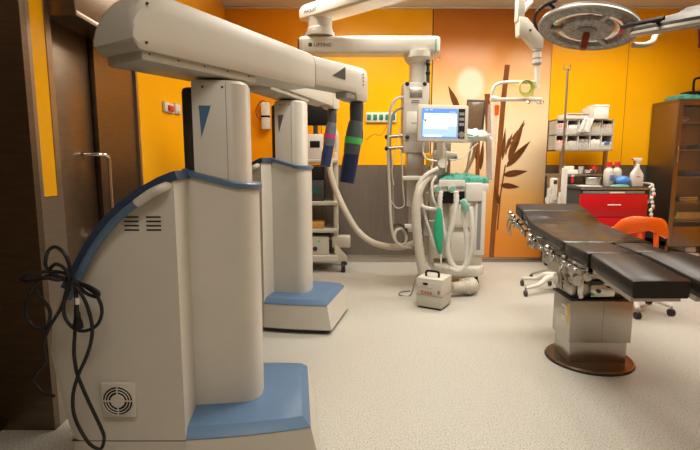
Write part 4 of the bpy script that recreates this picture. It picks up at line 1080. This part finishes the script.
# spray bottle
p = at(636.5,185,RY0+.08); h = at(636.5,158,RY0+.08).z-rz1
t = thing('spray_bottle','tall white spray bottle with a red trigger on the red trolley','spray bottle',(p.x,RY0+.10,rz1+.001))
mb(white).prism([(-.062,0),(.070,0),(.070,h*.42),(.045,h*.54),(.020,h*.64),(.015,h*.78),(-.015,h*.78),(-.02,h*.64),(-.05,h*.50),(-.062,h*.42)],-.032,.032,'y',.01).build('body', parent=t)
mb(white).prism([(-.05,h*.92),(-.05,h*1.0),(.04,h*1.0),(.05,h*.95),(.02,h*.78),(-.02,h*.78),(-.025,h*.90)],-.016,.016,'y',.004).build('spray_head', parent=t)
mb(redp).prism([(-.045,h*.91),(-.03,h*.91),(-.030,h*.80),(-.042,h*.74),(-.036,h*.82)],-.009,.009,'y').box((-.055,0,h*.955),(.014,.02,.02),.003).build('trigger', parent=t)
mb(redtx).span((-.015,-.0335,h*.33),(.03,-.0318,h*.36)).build('label_mark', parent=t)
q = at(624,177,RY0+.05)
c = mb(bluep).ball((q.x,RY0+.07,rz1+.062),.085,(1.05,.75,.72),seg=18,ring=12)
for v in c.bm.verts: v.co += Vector((random.uniform(-.004,.004),0,random.uniform(-.004,.004)))
tag(c.build('glove_bundle'), 'blue glove bundle lying on the red trolley before the bottles', 'gloves')
q0, q1 = at(611,186,RY0), at(630,182,RY0)
c = cloth(mb(tealp), q0.x, q1.x, RY0-.0, RY0+.0+.02+.0, rz1+.001, .03, 8, 3, .004); tag(c.build('green_pack'), 'flat green sterile pack at the red trolley\'s front edge', 'pack')
q0, q1 = at(583,187,RY0), at(603,183,RY0)
c = mb(paper).prism([(q0.x,RY0+.03),(q1.x,RY0+.01),(q1.x+.02,RY0+.22),(q0.x+.03,RY0+.22)],rz1+.0005,rz1+.012,'z'); tag(c.build('paper_towel'), 'white paper sheet lying on the left of the red trolley top', 'paper')
q = at(594,180,RY0+.12)
c = mb(clearp).lathe([(.07,0),(.078,.01),(.08,.085),(.075,.085),(.07,.012),(.0,.01)],(q.x,RY0+.14,rz1+.0135),seg=24).use(steel).lathe([(.081,.080),(.084,.086),(.081,.092)],(q.x,RY0+.14,rz1+.0135),seg=24)
tag(c.build('glass_jar'), 'wide clear jar standing on the paper on the red trolley', 'jar')
c = mb(white)
for k in range(9):
    q = at(648.5+1.2*math.sin(k*2.1),186+4.2*k,RY0-.05); c.ball((rxm+hx+.055+.012*math.sin(k*2.1),RY0-.01,rz1-.03-.047*k),.022,(1,.7,1.1),seg=10,ring=6)
    if k%3==1: c.use(redp).ball((rxm+hx+.065,RY0-.03,rz1-.05-.047*k),.012,seg=8,ring=6).use(white)
c.tube([(rxm+hx+.055,RY0-.01,rz1+.03),(rxm+hx+.055,RY0-.012,rz1-.4)],.006,6,smooth=False)
tag(c.build('ecg_clip_string'), 'string of white and red clips hanging from the red trolley\'s handle', 'clips')

# ------------------------------------------------------------------ orange chair
CX, CY = 2.56, 4.12
ch = thing('swivel_chair', 'orange plastic swivel chair on a white wheeled base behind the operating table', 'chair', (CX,CY,0))
loops = []
zt2 = at(640,216.5,4.0).z; zb2 = zt2-.155
NB = 12
for i in range(NB+1):
    a = -1+2*i/NB; x = a*.235; y = -.16+.11*a*a
    top = zt2-.10*max(0,abs(a)-.55)**1.3*1.6-.02*a*a+(-.02*a); bot = zb2+.045*(1-abs(a))-.03*abs(a)-.025*a
    if abs(a)==1: top -= .03; bot += .02
    th = .018
    loops.append([Vector((x,y-th,bot)),Vector((x,y-th*1.2,(top+bot)/2)),Vector((x,y-th*.7,top-.006)),Vector((x,y,top)),Vector((x,y+th*.7,top-.006)),Vector((x,y+th,(top+bot)/2)),Vector((x,y+th,bot)),Vector((x,y,bot-.008))])
mb(orangep).loft(loops).build('backrest', parent=ch, ang=60)
c = mb(orangep).tube([(-.07,-.14,zb2+.06),(-.07,-.16,zb2-.10),(-.07,-.12,.5),(-.07,.0,.47)],.02,8).tube([(.07,-.14,zb2+.06),(.07,-.16,zb2-.10),(.07,-.12,.5),(.07,.0,.47)],.02,8); c.build('back_support', parent=ch)
mb(orangep).lathe([(.0,.45),(.19,.45),(.225,.465),(.225,.485),(.20,.50),(.0,.49)],seg=32).build('seat', parent=ch)
mb(dgrey).cyl((0,0,.12),(0,0,.46),.025).build('gas_lift', parent=ch)
c = mb(white)
for k in range(5):
    a = 2*PI*k/5+.55; c.tube([Vector((0,0,.15)),Vector((.14*math.cos(a),.14*math.sin(a),.13)),Vector((.30*math.cos(a),.30*math.sin(a),.085))],[.035,.028,.02],8)
c.lathe([(.04,.10),(.045,.17),(.03,.19)]).build('base', parent=ch)
for k in range(5):
    a = 2*PI*k/5+.55; x, y = .30*math.cos(a), .30*math.sin(a)
    mb(rubber).cyl((x-.02,y,.03),(x+.02,y,.03),.03,seg=14).use(grey).cyl((x,y,.03),(x,y,.085),.010,seg=8).build('caster', parent=ch)

# ------------------------------------------------------------------ steel glass-front cabinet
KX0, KY0, KY1, KW = 3.90, 5.70, 6.17, 1.05
kz = at(671,98.6,KY0).z
kb = thing('glass_cabinet', 'brown steel cabinet with glass front doors in the right back corner', 'cabinet', (KX0,KY0,0))
dep = KY1-KY0
c = mb(brownst).span((0,0,.30),(.03,dep,kz-.0405),.002).span((KW-.03,0,.30),(KW,dep,kz-.0405),.002).span((0,0,kz-.04),(KW,dep,kz),.004).span((0,0,.30),(KW,dep,.36),.004).span((.02,dep-.02,.32),(KW-.02,dep-.001,kz-.02))
c.build('carcass', parent=kb)
for z in (.62,at(690,202,KY0+.05).z,at(690,176.5,KY0+.05).z,at(690,149.5,KY0+.05).z,at(690,122,KY0+.05).z):
    mb(brownst).span((.03,.03,z-.02),(KW-.03,dep-.02,z),.002).build('shelf', parent=kb)
for x in (.03,KW-.05):
    for y in (.02,dep-.05): mb(brownst).span((x-.02,y,0),(x+.02,y+.04,.31),.003).build('leg', parent=kb)
for i,(xa,xb) in enumerate(((0.0,KW/2-.002),(KW/2+.002,KW))):
    dm = mb(brownst); fw = .06
    dm.span((xa,-.024,.32),(xa+fw,-.001,kz-.02),.003).span((xb-fw,-.024,.32),(xb,-.001,kz-.02),.003).span((xa+fw,-.024,.32),(xb-fw,-.001,.55),.003).span((xa+fw,-.024,kz-.08),(xb-fw,-.001,kz-.02),.003)
    do = dm.build('door', parent=kb)
    mb(glassm).span((xa+fw,-.014,.55),(xb-fw,-.010,kz-.08)).build('glass_pane', parent=do)
    hxk = xa+.03 if i == 0 else xb-.03
    mb(steelh).tube([(hxk,-.022,1.52),(hxk,-.045,1.50),(hxk,-.045,1.35),(hxk,-.022,1.33)],.008,8).build('door_handle', parent=do)
# contents
def in_cab(u, v): return at(u,v,KY0+.18)
def shelf_top(v): return at(690,v,KY0+.05).z
s1_, s2_, s3_, s4_ = shelf_top(122), shelf_top(149.5), shelf_top(176.5), shelf_top(202)
c = mb(milky)
q = Vector((KX0+.16,KY0+.2,s1_+.008))
for k in range(3): c.tube([q+Vector((.10*math.cos(2*PI*i/16)+.01*k,.07*math.sin(2*PI*i/16),.012*k+.03*(1+math.sin(2*PI*i/16)))) for i in range(16)],.006,6,sub=2,close=True)
tag(c.build('tubing_coil'), 'loose coil of clear tubing on the cabinet\'s top shelf', 'tubing')
c = mb(black).span((KX0+.12,KY0+.1,s3_),(KX0+.24,KY0+.35,s3_+.07),.01); tag(c.build('instrument_case'), 'small black case on the cabinet\'s third shelf, left end', 'case')
c = mb(drapeb).span((KX0+.27,KY0+.1,s3_),(KX0+.48,KY0+.35,s3_+.05),.01); tag(c.build('instrument_case'), 'flat dark blue case beside the black one in the cabinet', 'case')
c = mb(dgrey).span((KX0+.40,KY0+.1,s2_),(KX0+.52,KY0+.35,s2_+.06),.01); tag(c.build('instrument_case'), 'dark grey case on the cabinet\'s second shelf', 'case')
for k in range(3):
    c = mb(steelh).prism([(KX0+.18,KY0+.08),(KX0+.52,KY0+.06),(KX0+.53,KY0+.36),(KX0+.19,KY0+.36)],s4_+.022*k+.001,s4_+.018+.022*k,'z',.004)
    tag(c.build('instrument_tray'), ['bottom','middle','top'][k]+' steel tray of the stack on the cabinet\'s fourth shelf', 'tray', 'stacked steel trays')
c = mb(woodish).span((KX0+.16,KY0+.08,.621),(KX0+.50,KY0+.36,.72),.01); tag(c.build('amber_box'), 'amber box on the cabinet\'s lowest shelf', 'box')
c = mb(yelgr); q = Vector((KX0+.12,KY0+.1,.627))
for k in range(3): c.tube([q+Vector((.06*math.cos(2*PI*i/12),.03*math.sin(2*PI*i/12)+.02*k-.02,.07+.06*math.sin(2*PI*i/12)+.01*k)) for i in range(12)],.005,6,sub=3,close=True)
tag(c.build('cable_coil'), 'yellow-green cable coil beside the amber box in the cabinet', 'cable')
c = mb(paper).span((KX0+.30,KY0+.08,0),(KX0+.50,KY0+.36,.20),.01).use(milky).span((KX0+.33,KY0+.10,.20),(KX0+.47,KY0+.30,.28),.02)
tag(c.build('storage_tub'), 'whitish tub on the floor under the steel cabinet', 'tub')
# on top of the cabinet
c = cloth(mb(greencl), KX0+.01, KX0+.36, KY0+.02, KY0+.26, kz+.001, .07, 14, 6, .008)
tag(c.build('folded_drape', ang=60), 'folded green cloth on top of the steel cabinet', 'drape')
p = at(687,97,KY0+.28)
t = thing('black_case', 'black case with a raised handle on top of the steel cabinet', 'case', (p.x+.19,KY0+.33,kz))
mb(black).span((-.19,-.08,0),(.25,.12,.13),.03).build('case', parent=t)
mb(black).tube([(-.08,.0,.12),(-.085,.0,.24),(-.06,.0,.29),(.06,.0,.29),(.085,.0,.24),(.08,.0,.12)],.014,8).build('handle', parent=t)

# ------------------------------------------------------------------ equipment tower behind the far robot
QY = 5.55
qx = lambda u: at(u,200,QY).x
et = thing('equipment_tower', 'cream video tower trolley with shelves and a black monitor behind the far robot', 'equipment tower', (qx(318),QY+.25,0))
ox = qx(318)
xr = qx(338)-ox; xl = -.34
def qz(v): return at(320,v,QY).z
for x in (xl+.02, xr-.03):
    mb(cream).span((x-.025,-.20,.14),(x+.025,.22,qz(152)),.01).build('upright', parent=et)
for v in (160.5, 203, 230.5, 257):
    mb(cream).span((xl,-.25,qz(v)-.03),(xr,.25,qz(v)+.02),.012).build('shelf', parent=et)
mb(hosem).tube([(xr-.03,.0,qz(165)),(xr-.02,.0,qz(140)),(xr-.04,.0,qz(130)),(xr-.10,.0,qz(124)),(xr-.18,.0,qz(122))],.03,10).build('cable_arm', parent=et)
c = mb(cream).span((xl,-.25,.13),(xr,.25,.19),.015); c.prism([(xr-.04,.12),(xr+.11,.12),(xr+.11,.19),(xr-.04,.36)],-.24,-.16,'y',.006).build('base', parent=et)
for x in (xl+.05,xr+.06):
    for y in (-.2,.2): mb(rubber).cyl((x-.025,y,.055),(x+.025,y,.055),.055).use(dgrey).span((x-.03,y-.04,.09),(x+.05,y+.04,.15),.01).build('caster', parent=et)
p0, p1 = at(296,102,QY+.05), at(331,125.5,QY+.05)
mo = mb(black).span((p0.x-ox,-.22,p1.z),(p1.x-ox,-.17,p0.z),.008).build('monitor', parent=et)
mb(black).span((p0.x-ox+.02,-.224,p1.z+.02),(p1.x-ox-.015,-.219,p0.z-.02),.001).build('screen', parent=mo)
mb(dgrey).cyl(((p0.x+p1.x)/2-ox,-.16,(p0.z+p1.z)/2),((p0.x+p1.x)/2-ox,.12,(p0.z+p1.z)/2),.03).cyl(((p0.x+p1.x)/2-ox,.12,qz(160)),((p0.x+p1.x)/2-ox,.12,(p0.z+p1.z)/2+.05),.03).build('monitor_post', parent=et)
def unit(name, label, u0, v0, u1, v1, m, dep=.36, extra=None, z0=None, y0=.02):
    p, q = at(u0,v0,QY+y0), at(u1,v1,QY+y0); zb = z0 if z0 is not None else q.z
    t = thing(name, label, 'device', ((p.x+q.x)/2,QY+y0+dep/2,zb))
    hw = (q.x-p.x)/2; hh = p.z-zb
    mb(m).span((-hw,-dep/2,0),(hw,dep/2,hh),.01).build('case', parent=t)
    if extra: extra(t, hw, hh, -dep/2)
    return t
def ex1(t, hw, hh, y): mb(black).span((-.02,y-.004,hh*.45),(hw-.03,y+.002,hh*.72),.002).build('display', parent=t)
def ex2(t, hw, hh, y):
    mb(dgrey).span((-hw+.03,y-.004,hh*.25),(hw-.02,y+.002,hh*.85),.002).build('display', parent=t)
    mb(scr_gr).span((-hw+.05,y-.006,hh*.35),(hw-.05,y-.003,hh*.7)).build('trace', parent=t)
def ex3(t, hw, hh, y):
    mb(dgrey).cyl((.02,y,hh*.35),(.02,y-.012,hh*.35),.028).build('socket', parent=t)
    mb(greenb).span((.05,y-.006,hh*.72),(.08,y+.002,hh*.82),.002).build('indicator', parent=t)
S = lambda v: qz(v)+.0205
unit('insufflator','small white device with a dark display on the tower\'s top shelf',301,134,322.5,160,white,.3,ex1,S(160.5))
unit('camera_processor','dark camera unit on the tower shelf under the white device',300,180,324,203,dgrey,.36,ex2,S(203))
unit('light_source','black flat unit stacked on the dark camera unit',301,167,323,180,black,.34,None,qz(203)+.0205+(at(300,180,QY+.02).z-qz(203)-.0205)+.001)
unit('video_recorder','blue-black recorder on the tower shelf above the cream generator',300,236,325,257,drapeb,.36,None,S(257)) if False else None
unit('generator','cream electrosurgical generator with a round socket, lowest on the tower',298,237,329,256,cream,.38,ex3,S(257))
unit('suction_tray','tan tray of small parts on the tower shelf',300,222,324,230,woodish,.34,None,S(230.5))
q = at(342,242,QY-.05)
bx, by = q.x-ox, QY+.1-(QY+.25)
db = mb(cream).span((bx-.12,by-.08,at(342,248,QY).z),(bx+.10,by+.10,at(342,237,QY).z),.012).build('side_box', parent=et)
mb(cream).span((bx-.17,by+.0,at(342,241,QY).z),(bx-.11,by+.03,at(342,239,QY).z)).build('bracket', parent=db)
mb(dgrey).tube([(bx-.04,by+.05,at(342,237,QY).z-.01),(bx-.04,by+.05,at(342,232,QY).z)],.006,6,smooth=False).build('pin', parent=db)

# ------------------------------------------------------------------ wall fittings
p, q = at(366,112.5,D), at(396,122.5,D)
so = thing('socket_strip', 'white wall strip of dark green power sockets on the yellow wall', 'power sockets', ((p.x+q.x)/2,D,(p.z+q.z)/2))
hw, hh = (q.x-p.x)/2, (p.z-q.z)/2
mb(white).span((-hw,-.03,-hh),(hw,-.001,hh),.006).build('strip', parent=so)
for k in range(5):
    x = -hw+2*hw*(k+.5)/5
    mb(sockg).span((x-.025,-.04,-.035),(x+.025,-.028,.035),.006).build('socket', parent=so)
p, q = at(262,103,D), at(271,130,D)
db = thing('wall_dispenser', 'white wall box with a dark strap and red cord behind the far robot', 'dispenser', ((p.x+q.x)/2,D,(p.z+q.z)/2))
hw, hh = (q.x-p.x)/2, (p.z-q.z)/2
mb(white).span((-hw,-.10,-hh),(hw,-.001,hh),.02).build('box', parent=db)
mb(black).span((-hw-.003,-.104,-.02),(hw+.003,-.06,.005),.003).build('strap', parent=db)
mb(mat_grip).tube([(0,-.06,hh),(-hw*.8,-.08,hh+.02),(-hw-.06,-.08,hh*.5),(-hw-.05,-.08,0),(-hw,-.07,-hh*.3)],.009,8).build('cord', parent=db)

# ------------------------------------------------------------------ ceiling lights
PW = 0.36
lights = [(.0,4.95,118),(1.6,4.95,118),(3.2,4.95,104),(.8,3.1,145),(2.5,3.1,115),(-.1,.2,52),(1.9,.2,48)]  # camera-end pair is unseen, added to lighten the near robot and boom rear
for i,(x,y,pw) in enumerate(lights):
    t = thing('ceiling_light', 'unseen recessed rectangular ceiling light panel above the room', 'ceiling light', (x,y,HC), 0, 'ceiling light panels')
    mb(white).span((-.62,-.32,-.03),(.62,-.30,-.001),.004).span((-.62,.30,-.03),(.62,.32,-.001),.004).span((-.62,-.30,-.03),(-.60,.30,-.001),.004).span((.60,-.30,-.03),(.62,.30,-.001),.004).build('frame', parent=t)
    mb(lightm).span((-.60,-.30,-.015),(.60,.30,-.002)).build('diffuser', parent=t)
    la = bpy.data.lights.new('ceiling_lamp', 'AREA'); la.shape = 'RECTANGLE'; la.size = 1.2; la.size_y = .6
    la.energy = pw*PW; la.color = (1.0,.95,.85); la.spread = R(150)
    lo = bpy.data.objects.new('ceiling_lamp', la); COL.objects.link(lo); lo.location = (0,0,-.035); lo.parent = t

w = bpy.data.worlds.new('World'); SC.world = w; w.use_nodes = True
w.node_tree.nodes['Background'].inputs[0].default_value = (.9,.8,.65,1); w.node_tree.nodes['Background'].inputs[1].default_value = .02

# ------------------------------------------------------------------ camera
cd = bpy.data.cameras.new('Camera'); cd.sensor_width = 36; cd.lens = FOC*36/700
co = bpy.data.objects.new('Camera', cd); COL.objects.link(co)
co.location = (0,0,CAMH); co.rotation_euler = (PI/2-PITCH,0,0)
SC.camera = co
SC.view_settings.view_transform = 'Standard'; SC.view_settings.look = 'None'
SC.view_settings.gamma = 1; SC.view_settings.exposure = -0.12; SC.view_settings.use_curve_mapping = False
